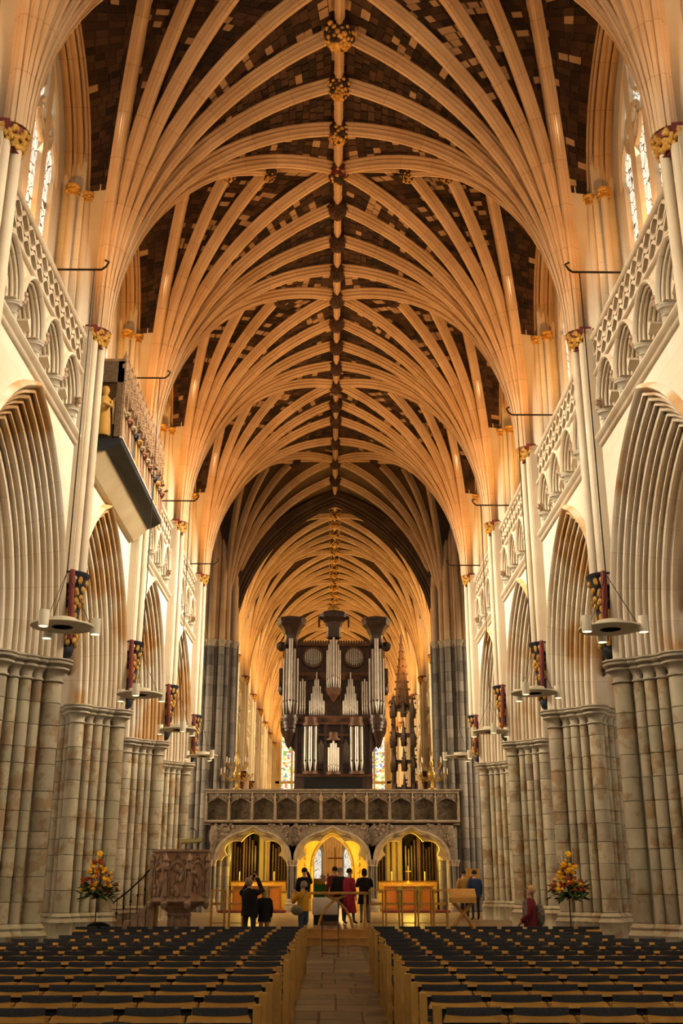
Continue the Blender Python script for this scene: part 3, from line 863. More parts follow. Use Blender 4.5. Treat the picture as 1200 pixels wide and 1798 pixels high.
# ================================================================== AISLES, TRANSEPTS, END WALLS
GLASS = bpy.data.materials.new('window_glass'); GLASS.use_nodes = True
def glass_mat(name, cols, strength, scale=3.0, lead=True):
    m = bpy.data.materials.new(name); m.use_nodes = True; nt = m.node_tree; N = nt.nodes; L = nt.links
    b = N['Principled BSDF']; b.inputs['Roughness'].default_value = .3
    geo = N.new('ShaderNodeNewGeometry')
    vo = N.new('ShaderNodeTexVoronoi'); vo.inputs['Scale'].default_value = scale
    L.new(geo.outputs['Position'], vo.inputs['Vector'])
    sp = N.new('ShaderNodeSeparateColor'); L.new(vo.outputs['Color'], sp.inputs[0])
    r = N.new('ShaderNodeValToRGB'); r.color_ramp.interpolation = 'CONSTANT'
    e = r.color_ramp.elements; e[0].position = 0; e[0].color = (*cols[0][1], 1); e[1].position = cols[-1][0]; e[1].color = (*cols[-1][1], 1)
    for p_, c_ in cols[1:-1]: x = e.new(p_); x.color = (*c_, 1)
    L.new(sp.outputs[0], r.inputs[0])
    v2 = N.new('ShaderNodeTexVoronoi'); v2.feature = 'DISTANCE_TO_EDGE'; v2.inputs['Scale'].default_value = scale
    L.new(geo.outputs['Position'], v2.inputs['Vector'])
    g = N.new('ShaderNodeMath'); g.operation = 'GREATER_THAN'; g.inputs[1].default_value = .045; L.new(v2.outputs['Distance'], g.inputs[0])
    mx = N.new('ShaderNodeMix'); mx.data_type = 'RGBA'; mx.inputs[6].default_value = (.03, .025, .02, 1)
    L.new(g.outputs[0], mx.inputs[0]); L.new(r.outputs[0], mx.inputs[7])
    L.new(mx.outputs[2], b.inputs['Base Color']); L.new(mx.outputs[2], b.inputs['Emission Color'])
    b.inputs['Emission Strength'].default_value = strength; m.cycles.emission_sampling = 'NONE'
    return m
CLEAR = glass_mat('pale_leaded_glass', [(0, (.85, .82, .70)), (.4, (.95, .9, .75)), (.8, (.7, .72, .66))], .9, 5)
STAIN = glass_mat('stained_glass', [(0, (.98, .88, .62)), (.42, (.9, .5, .1)), (.58, (.95, .85, .55)), (.80, (.6, .12, .05)), (.86, (.15, .35, .1)), (.92, (.16, .25, .5))], 1.5, 6.0)
WIN = [0]
def window(x, yc, z0, zs, a, rc, lights, glass, label, par_axis='x', mull=.11, stone=STONE):
    """traceried window in a plane X = x (par_axis x) or Y = x (par_axis y)"""
    WIN[0] += 1
    e = empty('window_%d' % WIN[0], (0, 0, 0), label=label, cat='window', kind='structure')
    def T(u, d, z): return Vector((x + d, yc + u, z)) if par_axis == 'x' else Vector((yc + u, x + d, z))
    Rr = a + rc
    def top(u): return zs + math.sqrt(max(0, Rr * Rr - (abs(u) + rc) ** 2))
    wl = 2 * a / lights
    for i in range(lights):
        u0, u1 = -a + wl * i, -a + wl * (i + 1)
        n = 5; us = [u0 + (u1 - u0) * j / n for j in range(n + 1)]
        pts = [T(u0, 0, z0), T(u1, 0, z0)] + [T(u, 0, max(z0 + .1, top(u))) for u in reversed(us)]
        obj('pane', MB().poly(pts).mesh('pane', glass, 0), e)
    sg = -1 if (par_axis == 'y' or x > 0) else 1
    for i in range(lights + 1):
        u = -a + wl * i
        uu = max(-a + .03, min(a - .03, u))
        obj('mullion', MB().bar(T(uu, sg * .05, z0), T(uu, sg * .05, (top(uu) if 0 < i < lights else zs)), mull, mull * 2.6).mesh('mullion', stone, 0), e)
    m = MB()
    pts = arch_pts(a, rc, 0, 10)
    m.tube([T(y_, sg * .05, zs + z) for y_, z, *_ in pts], mull * .7, 6)
    for i in range(lights):      # lancet heads
        u0 = -a + wl * (i + .5); ap = arch_pts(wl / 2, wl * .25, 0, 5)
        zl = min(zs + .2, top(u0) - wl)
        m.tube([T(u0 + y_, sg * .05, zl + z) for y_, z, *_ in ap], mull * .45, 5)
    for cu, cz, rr_ in ((0, top(0) - a * .62, a * .36), (-a * .48, zs + a * .45, a * .27), (a * .48, zs + a * .45, a * .27)):
        m.tube([T(cu + rr_ * math.cos(t), sg * .05, cz + rr_ * math.sin(t)) for t in [2 * math.pi * j / 14 for j in range(15)]], mull * .45, 5, cap=False)
        for q in range(4):
            t = math.pi / 4 + q * math.pi / 2
            m.tube([T(cu + rr_ * .5 * math.cos(t) + rr_ * .33 * math.cos(s_), sg * .05, cz + rr_ * .5 * math.sin(t) + rr_ * .33 * math.sin(s_)) for s_ in [2 * math.pi * j / 8 for j in range(9)]], mull * .28, 4, cap=False)
    obj('tracery', m.mesh('tracery', stone, 50), e)
    return e
bn = ['beside the top corner', 'above the nearest whole arch', 'above the second whole arch', 'above the third whole arch']
for side, sn in ((-1, 'left'), (1, 'right')):
    for i in range(1, 5):
        window(side * 5.85, (P[i] + P[i + 1]) / 2, 12.6, 14.9, 1.8, 1.5, 4, CLEAR, 'traceried clerestory window on the %s %s' % (sn, bn[i - 1]))
    for i in range(7):
        obj('clerestory_glass', MB().boxb(side * 5.86, side * 5.88, Q[i] + 1.3, Q[i + 1] - 1.3, 12.6, 17.5).mesh('clerestory_glass', CLEAR, 0), bpy.data.objects['wall_quire_' + sn])
XA = 11.2
for side, sn in ((-1, 'left'), (1, 'right')):
    e = empty('wall_aisle_' + sn, (0, 0, 0), label='outer aisle wall glimpsed between pillars on the %s' % sn, cat='wall', kind='structure')
    y0, y1 = WEST, P[5]
    m = MB()
    m.boxb(side * XA, side * (XA + .4), y0, y1, 0, 3.0); m.boxb(side * XA, side * (XA + .4), y0, y1, 8.0, 10)
    ys = [y0] + [yy for k in range(7) for yy in (P[0] + H0 + BAY * (k - 2) - 1.7, P[0] + H0 + BAY * (k - 2) + 1.7)] + [y1]
    for a, b in zip(ys[0::2], ys[1::2]): m.boxb(side * XA, side * (XA + .4), a, b, 3.0, 8.0)
    obj('masonry', m.mesh('masonry', mat('aisle_stone', (.80, .58, .42), (.68, .46, .33), nscale=.8), 0), e)
    vm = MB(); rows = []
    for i in range(11):
        a = math.pi * i / 10; xx = (XA + 6.3) / 2 + (XA - 6.3) / 2 * math.cos(a)
        rows.append([(side * xx, y0, 6.2 + 2.9 * math.sin(a)), (side * xx, y1, 6.2 + 2.9 * math.sin(a))])
    obj('aisle_vault', vm.grid(rows).mesh('aisle_vault', mat('aisle_web', (.55, .40, .26), (.42, .29, .18)), 60), e)
    for y_ in P:
        sm = MB()
        for dy in (-.25, 0, .25): sm.tube([(side * (XA - .12), y_ + dy, 0), (side * (XA - .12), y_ + dy, 6.2)], .11, 8)
        sm.boxb(side * (XA - .1), side * XA, y_ - .45, y_ + .45, 0, 6.2)
        obj('wall_shaft', sm.mesh('wall_shaft', mat('aisle_shaft', (.82, .60, .46), (.72, .50, .37)), 40), e)
        rb = MB()
        rb.sweep([(u * 1.6, w_ * 1.6) for u, w_ in RIBP], [(Vector((side * ((XA + 6.3) / 2 + (XA - 6.3) / 2 * math.cos(a)), y_, 6.2 + 2.9 * math.sin(a))), Vector((0, 1, 0)), Vector((-side * math.cos(a) * .9, 0, -math.sin(a)))) for a in [math.pi * i / 12 for i in range(13)]])
        obj('aisle_rib', rb.mesh('aisle_rib', RIBST, 40), e)
    for k in range(7):
        yc = P[0] + H0 + BAY * (k - 2)
        obj('aisle_glass', MB().boxb(side * (XA + .2), side * (XA + .22), yc - 1.7, yc + 1.7, 3.0, 8.0).mesh('aisle_glass', CLEAR, 0), e)
    for y_ in (WEST - .1, P[5] + .35):      # cross walls closing the aisle ends
        obj('cross_wall', MB().boxb(side * 6.6, side * XA, y_ - .15, y_, 0 if y_ < 0 else 5.2, 10).mesh('cross_wall', WALLST, 0), e)
    # transept
    t = empty('wall_transept_' + sn, (0, 0, 0), label='transept walls seen past the last pillar on the %s' % sn, cat='wall', kind='structure')
    tm = MB().boxb(side * 15, side * 15.4, P[5] - .5, P5 + 1, 0, ZR + 1).boxb(side * 6.2, side * 15, P5 + .9, P5 + 1.2, 0, ZR + 1)
    tm.boxb(side * 6.6, side * 15, P[5] - .2, P[5], 10, ZR + 1).boxb(side * 5.4, side * 15.4, P[5] - .5, P5 + 1, ZR + 1, ZR + 1.2)
    tm.boxb(side * XA, side * 15, P[5] - .2, P[5], 0, 10)
    obj('masonry', tm.mesh('masonry', mat('transept_stone', (.40, .30, .21), (.27, .20, .14), ashlar=(.8, .76, .7)), 0), t)
    sm = MB()
    for dx in (6.7, 7.0, 7.3): sm.tube([(side * dx, P5 + .8, 0), (side * dx, P5 + .8, 4.9)], .12, 8); sm.lathe([(.12, 4.7), (.18, 4.9), (.2, 5.0), (0, 5.0)], (side * dx, P5 + .8, 0), 10)
    obj('wall_shaft', sm.mesh('wall_shaft', PIERST, 40), t)
    # lid above the quire side
    q = MB().boxb(side * 6.7, side * 7, P5 + 1, EAST, 0, 12)
    obj('outer_wall', q.mesh('outer_wall', mat('quire_aisle', (.6, .42, .2), (.45, .3, .14)), 0), bpy.data.objects['wall_quire_' + sn])
# west wall
wm = MB().boxb(-12, 12, WEST - .5, WEST - .1, 0, 5).boxb(-12, -4.2, WEST - .5, WEST - .1, 5, ZR + 1).boxb(4.2, 12, WEST - .5, WEST - .1, 5, ZR + 1).boxb(-4.2, 4.2, WEST - .5, WEST - .1, 16, ZR + 1)
tag(obj('wall_west', wm.mesh('wall_west', WALLST, 0)), 'west wall with the great window behind the camera', 'wall', kind='structure')
# east wall, great window, arches to the chapel behind
em = MB()
em.boxb(-6, 6, EAST, EAST + .5, 7.0, 8.4).boxb(-6, -4.4, EAST, EAST + .5, 0, ZR + 1).boxb(4.4, 6, EAST, EAST + .5, 0, ZR + 1).boxb(-.75, .75, EAST - .3, EAST + .5, 0, 7)
em.boxb(-6, 6, EAST, EAST + .5, 17.6, ZR + 1)
for s_ in (-1, 1):
    pts = arch_pts(1.82, .6, 0, 8)
    for (x0, z0, *_), (x1, z1, *_) in zip(pts[:-1], pts[1:]):
        em.add([(s_ * 2.57 + x0, EAST, 3.8 + z0), (s_ * 2.57 + x1, EAST, 3.8 + z1), (s_ * 2.57 + x1, EAST, 7), (s_ * 2.57 + x0, EAST, 7)], [(0, 1, 2, 3)])
we = tag(obj('wall_east', em.mesh('wall_east', mat('east_stone', (.84, .62, .32), (.66, .45, .2)), 0)), 'golden east wall far behind the screen', 'wall', kind='structure')
fan = MB()
for i in range(7):
    x = -.6 + .2 * i; fan.tube([(x, EAST - .35, 0), (x, EAST - .35, 3.6), (x * 1.3, EAST - .4, 4.6), (x * 2.0, EAST - .5, 6.0)], .09, 6)
obj('pier_shafts', fan.mesh('pier_shafts', RIBST, 40), we)
obj('chapel_back', MB().boxb(-6, 6, EAST + 7, EAST + 7.3, 0, 9).boxb(-6, 6, EAST, EAST + 7.3, 9, 9.2).mesh('chapel_back', LITST, 0), we)
window(EAST + .2, 0, 8.4, 13.2, 4.4, 1.2, 9, STAIN, 'great stained glass east window glimpsed either side of the organ', 'y', .16)
for s_, sn in ((-1, 'left'), (1, 'right')):
    window(EAST + 6.9, s_ * 2.4, 1.6, 3.4, 1.5, .5, 4, CLEAR, 'small bright chapel window in the central screen arch, %s of the pier' % sn, 'y', .12)

# ================================================================== STONE SCREEN
SY = 45.0; SX = -.08
def dep_arch(a, rise, n=24, tip=.16):
    out = []
    for i in range(n + 1):
        t = math.pi * i / n
        x = a * math.cos(t); z = rise * math.sin(t) ** .9
        z += tip * max(0, 1 - abs(x) / (a * .28)) ** 1.6
        out.append((x, z))
    return out
scr = empty('stone_screen', (SX, SY, .4), label='carved stone screen with three cusped arches below a row of painted panels', cat='screen')
BZ = -.4
def so(n, m, mats, sm=40, p=scr): return obj(n, m.mesh(n, mats, sm), p)
cent = [-3.27, 0.0, 3.27]; AH = 1.40; ZSPR = 2.38 + BZ; RISE = 1.02; ZL = 3.89 + BZ
for c in cent:
    outer = dep_arch(AH + .13, RISE + .17)
    m = MB()
    xs0, xs1 = c - 1.635, c + 1.635
    for (x0, z0), (x1, z1) in zip(outer[:-1], outer[1:]):
        m.add([(c + x0, 0, ZSPR + z0), (c + x1, 0, ZSPR + z1), (c + x1, 0, ZL), (c + x0, 0, ZL)], [(0, 1, 2, 3)])
    for s_ in (-1, 1): m.add([(c + s_ * (AH + .13), 0, ZSPR), (c + s_ * 1.76, 0, ZSPR), (c + s_ * 1.76, 0, ZL), (c + s_ * (AH + .13), 0, ZL)], [(0, 1, 2, 3)])
    sp = so('spandrel', m, SCREENC, 0)
    m = MB(); rr = random.Random(int(c * 10))
    for s_ in (-1, 1):          # carved vine relief in the spandrels
        for i in range(46):
            x = rr.uniform(.5, 1.6); zz = rr.uniform(.2, 1.42)
            ex = min(1, x / (AH + .3)); lim = (RISE + .34) * math.sqrt(max(0, 1 - ex * ex)) + .1
            if zz < lim: continue
            m.sphere((c + s_ * x, -.01, ZSPR + zz), (rr.uniform(.05, .09), .04, rr.uniform(.05, .09)), 6, 4)
        m.sphere((c + s_ * 1.635, -.02, ZSPR + .95), (.17, .08, .42), 10, 8)
    obj('carved_foliage', m.mesh('carved_foliage', SCREENC, 60), sp)
    m = MB()
    fr = []; pts = dep_arch(AH, RISE, 28)
    for i, (x, z) in enumerate(pts):
        x0, z0 = pts[max(0, i - 1)]; x1, z1 = pts[min(len(pts) - 1, i + 1)]
        t = Vector((x1 - x0, 0, z1 - z0)).normalized(); W = Vector((t.z, 0, -t.x))
        fr.append((Vector((c + x, 0, ZSPR + z)), Vector((0, 1, 0)), W))
    m.sweep([(-.03, .2)] + rolls([(-.06, .16), (.0, .1), (.06, .07), (.12, .02), (.2, .0), (.3, 0)], .03, .5, 3) + [(.45, .02)], fr)
    so('arch_moulding', m, SCREENST)
    m = MB(); cusp = []       # cusped inner edge
    for i in range(61):
        t = math.pi * i / 60
        lob = abs(math.cos(3.5 * (t - math.pi / 2))) ** .6
        f = .74 + .22 * lob
        cusp.append((AH * math.cos(t) * f, (RISE * math.sin(t) ** .9) * f + .10 * max(0, 1 - abs(math.cos(t)) / .28)))
    out2 = dep_arch(AH + .02, RISE + .02, 60)
    for (x0, z0), (x1, z1), (u0, v0), (u1, v1) in zip(out2[:-1], out2[1:], cusp[:-1], cusp[1:]):
        m.add([(c + x0, .2, ZSPR + z0), (c + x1, .2, ZSPR + z1), (c + u1, .2, ZSPR + v1), (c + u0, .2, ZSPR + v0),
               (c + u1, .42, ZSPR + v1), (c + u0, .42, ZSPR + v0), (c + x0, .42, ZSPR + z0), (c + x1, .42, ZSPR + z1)], [(0, 1, 2, 3), (3, 2, 4, 5), (5, 4, 7, 6)])
    so('cusping', m, LITST, 0)
    # barrel of the loft behind each arch
    m = MB(); arc = dep_arch(AH + .1, RISE + .15, 16)
    m.grid([[(c + x, .45, ZSPR + z), (c + x, 2.3, ZSPR + z)] for x, z in arc])
    so('loft_vault', m, LITST, 50)
cols = [-4.98, -1.64, 1.64, 4.98]
for i, x in enumerate(cols):
    m = MB()
    for dx, dy in ((-.13, .02), (0, -.06), (.13, .02), (-.13, .22), (.13, .22)):
        m.lathe([(.085, .5), (.075, .55), (.075, ZSPR - .22)], (x + dx, dy, 0), 10)
    so('column', m, mat('purbeck', (.16, .13, .10), (.09, .075, .06), rough=.5))
    m = MB()
    for dx, dy in ((-.13, .02), (0, -.06), (.13, .02)):
        m.lathe([(.075, -.24), (.10, -.23), (.08, -.19), (.12, -.06), (.14, -.03), (.14, .02), (0, .02)], (x + dx, dy, ZSPR), 10)
    so('capital', m, SCREENST)
    m = MB().lathe([(.30, 0), (.30, .2), (.26, .24), (.28, .30), (.24, .36), (.25, .42), (.2, .5), (0, .5)], (x, .06, 0), 10)
    so('base', m, SCREENST)
    so('pier_block', MB().boxb(x - .16, x + .16, .25, 2.2, 0, ZSPR + .3), LITST, 0)
# ledges and parapet with eleven panels
m = MB()
prof = [(0, -.06), (-.06, -.04), (-.10, 0), (-.10, .04), (-.04, .07), (.0, .08)]
vs = [(xx, dy, ZL + dz) for xx in (-5.3, 5.3) for dy, dz in prof]; n = len(prof)
m.add(vs, [(j, j + 1, n + j + 1, n + j) for j in range(n - 1)])
so('lower_ledge', m, SCREENST)
m = MB()
ZT = 5.2 + BZ
m.boxb(-5.34, 5.34, -.12, 2.5, ZT - .06, ZT); m.boxb(-5.3, 5.3, -.07, .3, ZT - .16, ZT - .06)
so('upper_ledge', m, SCREENST, 0)
so('loft_floor', MB().boxb(-5.3, 5.3, .0, 2.4, ZL - .12, ZL), SCREENST, 0)
pw = 10.5 / 11
PAINT = bpy.data.materials.new('old_painting'); PAINT.use_nodes = True
nt = PAINT.node_tree; N = nt.nodes; L = nt.links; b = N['Principled BSDF']; b.inputs['Roughness'].default_value = .6
geo = N.new('ShaderNodeNewGeometry'); nz = N.new('ShaderNodeTexNoise'); nz.inputs['Scale'].default_value = 3.4; nz.inputs['Detail'].default_value = 7; nz.inputs['Distortion'].default_value = 1.6
L.new(geo.outputs['Position'], nz.inputs['Vector'])
rp = N.new('ShaderNodeValToRGB'); e = rp.color_ramp.elements
e[0].position = .3; e[0].color = (.03, .02, .014, 1); e[1].position = .78; e[1].color = (.30, .19, .07, 1)
for p_, c_ in ((.45, (.075, .05, .025)), (.55, (.12, .085, .04)), (.62, (.10, .10, .07)), (.68, (.20, .10, .05))): x = e.new(p_); x.color = (*c_, 1)
L.new(nz.outputs['Fac'], rp.inputs[0]); L.new(rp.outputs[0], b.inputs['Base Color'])
subj = ['a golden ray across it', 'green leafy scene', 'figures in a brown landscape', 'a dark crowd', 'a pale gathering', 'standing figures', 'a kneeling group', 'a lone tall figure', 'a shadowed group', 'a swirling pale group', 'a fiery crowd']
pm = None
for i in range(11):
    x = -5.25 + pw * (i + .5)
    if pm is None:
        pm = MB().boxb(-pw / 2 + .06, pw / 2 - .06, .10, .13, 0, .98).mesh('painted_panel', PAINT, 0)
    o = obj('painted_panel', pm, scr, (x, 0, ZL + .1)); o['label'] = 'dim painted panel showing ' + subj[i]
    m = MB()          # ogee head with crockets
    hw = pw / 2 - .07; top = []
    for k in range(17):
        u = -1 + 2 * k / 16
        zz = .66 + .22 * (1 - abs(u)) ** .7 + .03 * abs(math.sin(u * 9))
        top.append((u * hw, zz))
    for (x0, z0), (x1, z1) in zip(top[:-1], top[1:]):
        m.add([(x0, -.02, z0), (x1, -.02, z1), (x1, -.02, 1.12), (x0, -.02, 1.12), (x0, .1, z0), (x1, .1, z1)], [(0, 1, 2, 3), (0, 4, 5, 1)])
    m.tube([(x0, -.03, z0 + .04) for x0, z0 in top], .028, 5)
    for k in range(2, 15, 2): m.sphere((top[k][0], -.04, top[k][1] + .09), .03, 5, 4)
    m.sphere((0, -.05, 1.0), (.05, .04, .08), 6, 5)
    obj('ogee_head', m.mesh('ogee_head', SCREENC, 40), scr, (x, 0, ZL + .05))
for i in range(12):
    x = -5.25 + pw * i
    m = MB().boxb(-.055, .055, -.05, .12, 0, .78).boxb(-.03, .03, -.09, -.03, 0, .86)
    m.sphere((0, -.06, .92), (.05, .05, .08), 6, 5).sphere((0, -.05, 1.04), (.035, .04, .06), 6, 5)
    obj('mullion', m.mesh('mullion', SCREENST, 40), scr, (x, 0, ZL + .06))
m = MB(); pts = arch_pts(.82, .55, 0, 8)
for (x0, z0, *_), (x1, z1, *_) in zip(pts[:-1], pts[1:]):
    m.add([(x0, 2.2, 1.75 + z0), (x1, 2.2, 1.75 + z1), (x1, 2.2, 3.3), (x0, 2.2, 3.3), (x0, 2.5, 1.75 + z0), (x1, 2.5, 1.75 + z1)], [(0, 1, 2, 3), (0, 4, 5, 1)])
for s_ in (-1, 1): m.boxb(s_ * .82, s_ * 1.5, 2.2, 2.5, 0, 1.75); m.boxb(s_ * .82, s_ * 1.5, 2.2, 2.21, 1.75, 3.3)
so('passage_wall', m, LITST, 0)
m = MB()
m.tube([(y_, 2.16, 1.75 + z) for y_, z, *_ in arch_pts(.86, .55, 0, 8)], .06, 8)
so('passage_arch', m, SCREENST)
for s_ in (-1, 1):
    mm = MB().tube([(s_ * .86, 2.16, 0), (s_ * .86, 2.16, 1.75)], .06, 8)
    for k in range(9): mm.sphere((s_ * 1.12, 2.16, .5 + .27 * k), (.07, .05, .10), 6, 4)
    so('passage_shaft', mm, LITST)
# back walls of the side bays: dado, dark open grille with pipes
for c in (cent[0], cent[2]):
    m = MB().boxb(c - 1.6, c + 1.6, 2.2, 2.4, 0, .80)
    so('dado', m, LITST, 0)
    so('dado_panel', MB().boxb(c - 1.3, c + 1.3, 2.14, 2.2, .75, 1.12), mat('gold_panel', (.55, .34, .11), (.42, .24, .07), nscale=6, bump=.3), 0)
    m = MB().boxb(c - 1.5, c + 1.5, 3.6, 3.7, .8, 3.4)
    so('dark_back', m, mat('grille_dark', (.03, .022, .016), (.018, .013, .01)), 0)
    for i in range(22):
        x = c - 1.35 + i * .128
        gray = (10 < i < 16) if c < 0 else (3 < i < 10)
        if gray and i % 2 == 0:
            so('stone_shaft', MB().tube([(x, 2.9, .8), (x, 2.9, 3.3)], .12, 8), mat('pale_shaft', (.42, .36, .28), (.32, .27, .2)))
        elif not gray:
            so('organ_bar', MB().tube([(x, 2.7, 1.15), (x, 2.7, 2.75 + .25 * math.sin(i))], .045, 6), OAKD)
    so('grille_rail', MB().boxb(c - 1.4, c + 1.4, 2.2, 2.32, 1.12, 1.18).boxb(c - .55, c - .50, 2.22, 2.28, 1.18, 2.9).boxb(c + .45, c + .5, 2.22, 2.28, 1.18, 2.9), OAKM, 0)

# ================================================================== ORGAN
OY = 45.9
org = empty('pipe_organ', (-.04, OY, 5.2), label='dark carved oak pipe organ with silvery pipes standing on the stone screen', cat='organ')
OB = -5.2
def oo(n, m, mats, sm=35, p=org): return obj(n, m.mesh(n, mats, sm), p)
def pipe(x, y_, z0, z1, r, p=org, mouth=.16):
    foot = min(.5, (z1 - z0) * .22)
    m = MB().lathe([(r * .3, z0), (r, z0 + foot), (r * .97, z0 + foot + .01), (r * .97, z1), (r * .8, z1), (r * .8, z1 - .02)], (x, y_, OB), 10)
    o = oo('pipe', m, PIPE, 40, p)
    oo_m = MB().boxb(x - r * .5, x + r * .5, y_ - r * 1.04, y_ - r * .6, OB + z0 + foot + .02, OB + z0 + foot + .02 + r * .8)
    obj('pipe_mouth', oo_m.mesh('pipe_mouth', OAKD, 0), o)
def ring(c, r, z0, z1, m, n=12): m.lathe([(0, z0), (r, z0), (r, z1), (0, z1)], c, n)
# lower case
oo('plinth', MB().boxb(-1.68, 1.68, -.05, 1.5, 0, .62 - 0), OAKD, 0)
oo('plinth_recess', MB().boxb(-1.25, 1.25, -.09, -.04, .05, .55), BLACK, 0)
oo('lower_case', MB().boxb(-1.6, 1.6, .12, 1.4, .6, 3.2), OAKD, 0)
m = MB().boxb(-1.66, 1.66, -.12, .2, .58, .70).boxb(-1.66, 1.66, -.12, .2, 2.78, 2.9).boxb(-.75, .75, -.06, .2, 2.30, 2.40)
oo('moulding', m, OAKM, 0)
for x in (-1.62, -1.32, -.72, -.36, .36, .72, 1.32, 1.62):
    oo('stile', MB().boxb(x - .06, x + .06, -.05, .2, .65, 3.1), OAKD, 0)
for s_ in (-1, 1):
    t = MB(); ring((s_ * 1.0, -.02, 0), .34, .68, .80, t); ring((s_ * 1.0, -.02, 0), .36, 2.72, 2.86, t); ring((s_ * 1.0, -.02, 0), .3, 2.86, 3.1, t)
    oo('tower_ring', t, OAKM)
    for k, dx in enumerate((-.2, 0, .2)): pipe(s_ * 1.0 + dx, -.16 if k == 1 else -.08, 5.98, 7.9, .085)
for k in range(5): pipe(-.2 + .1 * k, -.14, 5.95, 7.0 + .35 * (1 - abs(k - 2) / 2), .046)
t = MB(); ring((0, -.05, 0), .32, .66, .78, t); ring((0, -.05, 0), .30, 2.1, 2.2, t); ring((0, -.05, 0), .2, 2.2, 2.45, t); oo('tower_ring', t, OAKM)
for s_ in (-1, 1):
    for k in range(7): pipe(s_ * .54 - .15 + .05 * k, .06, 6.35, 7.05 + .3 * (1 - abs(k - 3) / 3), .022)
    oo('carved_rosette', MB().lathe([(0, 0), (.1, .02), (.14, 0), (.10, -.02)], (s_ * .54, .08, .9), 10), OAKM)
# coving out to the upper case
for s_ in (-1, 1):
    m = MB()
    pts = [(s_ * 1.6, 1.55), (s_ * 1.72, 1.75), (s_ * 1.95, 2.05), (s_ * 2.3, 2.5), (s_ * 2.34, 2.95), (s_ * 1.6, 2.95)]
    m.extr([(x, .15, z) for x, z in pts], (0, 1.2, 0))
    for z, r in ((2.55, .30), (2.72, .36), (2.88, .40)): ring((s_ * 1.9, .05, 0), r, z - .1, z + .05, m)
    m.lathe([(0, 1.75), (.12, 1.9), (.2, 2.2), (.34, 2.5)], (s_ * 1.95, .05, 0), 10)
    oo('coving', m, OAKD)

# upper case
oo('upper_case', MB().boxb(-2.2, 2.2, .22, 1.3, 2.85, 6.35), OAKD, 0)
m = MB().boxb(-2.3, 2.3, -.02, .3, 2.92, 3.06).boxb(-1.6, 1.6, .02, .3, 3.06, 3.18).boxb(-1.6, 1.6, .08, .3, 4.95, 5.1).boxb(-1.6, 1.6, .05, .3, 6.28, 6.42)
oo('cornice', m, OAKM, 0)
m = MB()
for i in range(27): m.sphere((-1.5 + i * .115, .15, 6.48), (.05, .04, .08), 6, 4)
oo('cresting', m, OAKD)
for s_ in (-1, 1):
    tw = s_ * 1.9
    t = MB(); ring((tw, .05, 0), .40, 2.9, 3.05, t); ring((tw, .05, 0), .34, 3.05, 3.2, t)
    t.lathe([(.30, 6.25), (.34, 6.3), (.30, 6.45), (.30, 6.7), (.34, 6.78), (.38, 6.85), (.44, 7.0), (.54, 7.12), (.62, 7.2), (.62, 7.35), (.66, 7.4), (.66, 7.5), (0, 7.5)], (tw, .05, 0), 8)
    oo('tower_crown', t, OAKD, 30)
    m = MB()
    for a in range(5):
        an = math.pi + math.pi * a / 4; m.tube([(tw + .34 * math.cos(an), .05 + .34 * math.sin(an), 3.2), (tw + .34 * math.cos(an), .05 + .34 * math.sin(an), 6.3)], .025, 6)
    oo('tower_post', m, OAKD)
    for dx, z1, y_, pr in ((-.29, 10.9, -.06, .055), (-.165, 11.3, -.2, .078), (0, 11.75, -.28, .10), (.165, 11.3, -.2, .078), (.29, 10.9, -.06, .055)): pipe(tw + dx, .05 + y_, 8.45, z1, pr)
    # side wings
    m = MB().boxb(s_ * 2.2, s_ * 2.42, .2, .8, 4.6, 5.3).lathe([(.1, 6.1), (.2, 6.2), (.24, 6.4), (.12, 6.5)], (s_ * 2.35, .3, 0), 8)
    m.sphere((s_ * 2.33, .3, 4.4), (.12, .2, .3), 8, 6)
    oo('side_carving', m, OAKD)
    # oval opening with pipes
    ox = s_ * .92; oz = 5.78
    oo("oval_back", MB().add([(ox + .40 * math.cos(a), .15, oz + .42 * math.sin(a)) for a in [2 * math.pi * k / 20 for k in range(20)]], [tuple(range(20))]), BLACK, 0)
    for k in range(9):
        dx = -.34 + .085 * k; hh = .40 * math.sqrt(max(.02, 1 - (dx / .41) ** 2))
        pipe(ox + dx, .12, oz - OB - hh, oz - OB + hh, .036)
    m = MB().tube([(ox + .43 * math.cos(a), .1, oz + .45 * math.sin(a)) for a in [2 * math.pi * k / 24 for k in range(25)]], .05, 6, cap=False)
    oo('oval_frame', m, OAKM)
    # pyramids of pipes
    for k in range(9):
        h = 1.45 * (1 - abs(k - 4) / 4.6) + .35
        pipe(s_ * .74 + (k - 4) * .078, .06, 8.42, 8.5 + h, .034)
    for k in range(3): pipe(s_ * (1.28 + .1 * k), .1, 8.45, 9.9 + (.1 if k == 1 else 0), .04)
    oo('fretwork', MB().boxb(s_ * .3, s_ * 1.2, .12, .2, 4.75, 4.95).boxb(s_ * .28, s_ * .34, .1, .2, 3.2, 4.9).boxb(s_ * 1.16, s_ * 1.2, .1, .2, 3.2, 4.9), OAKM, 0)
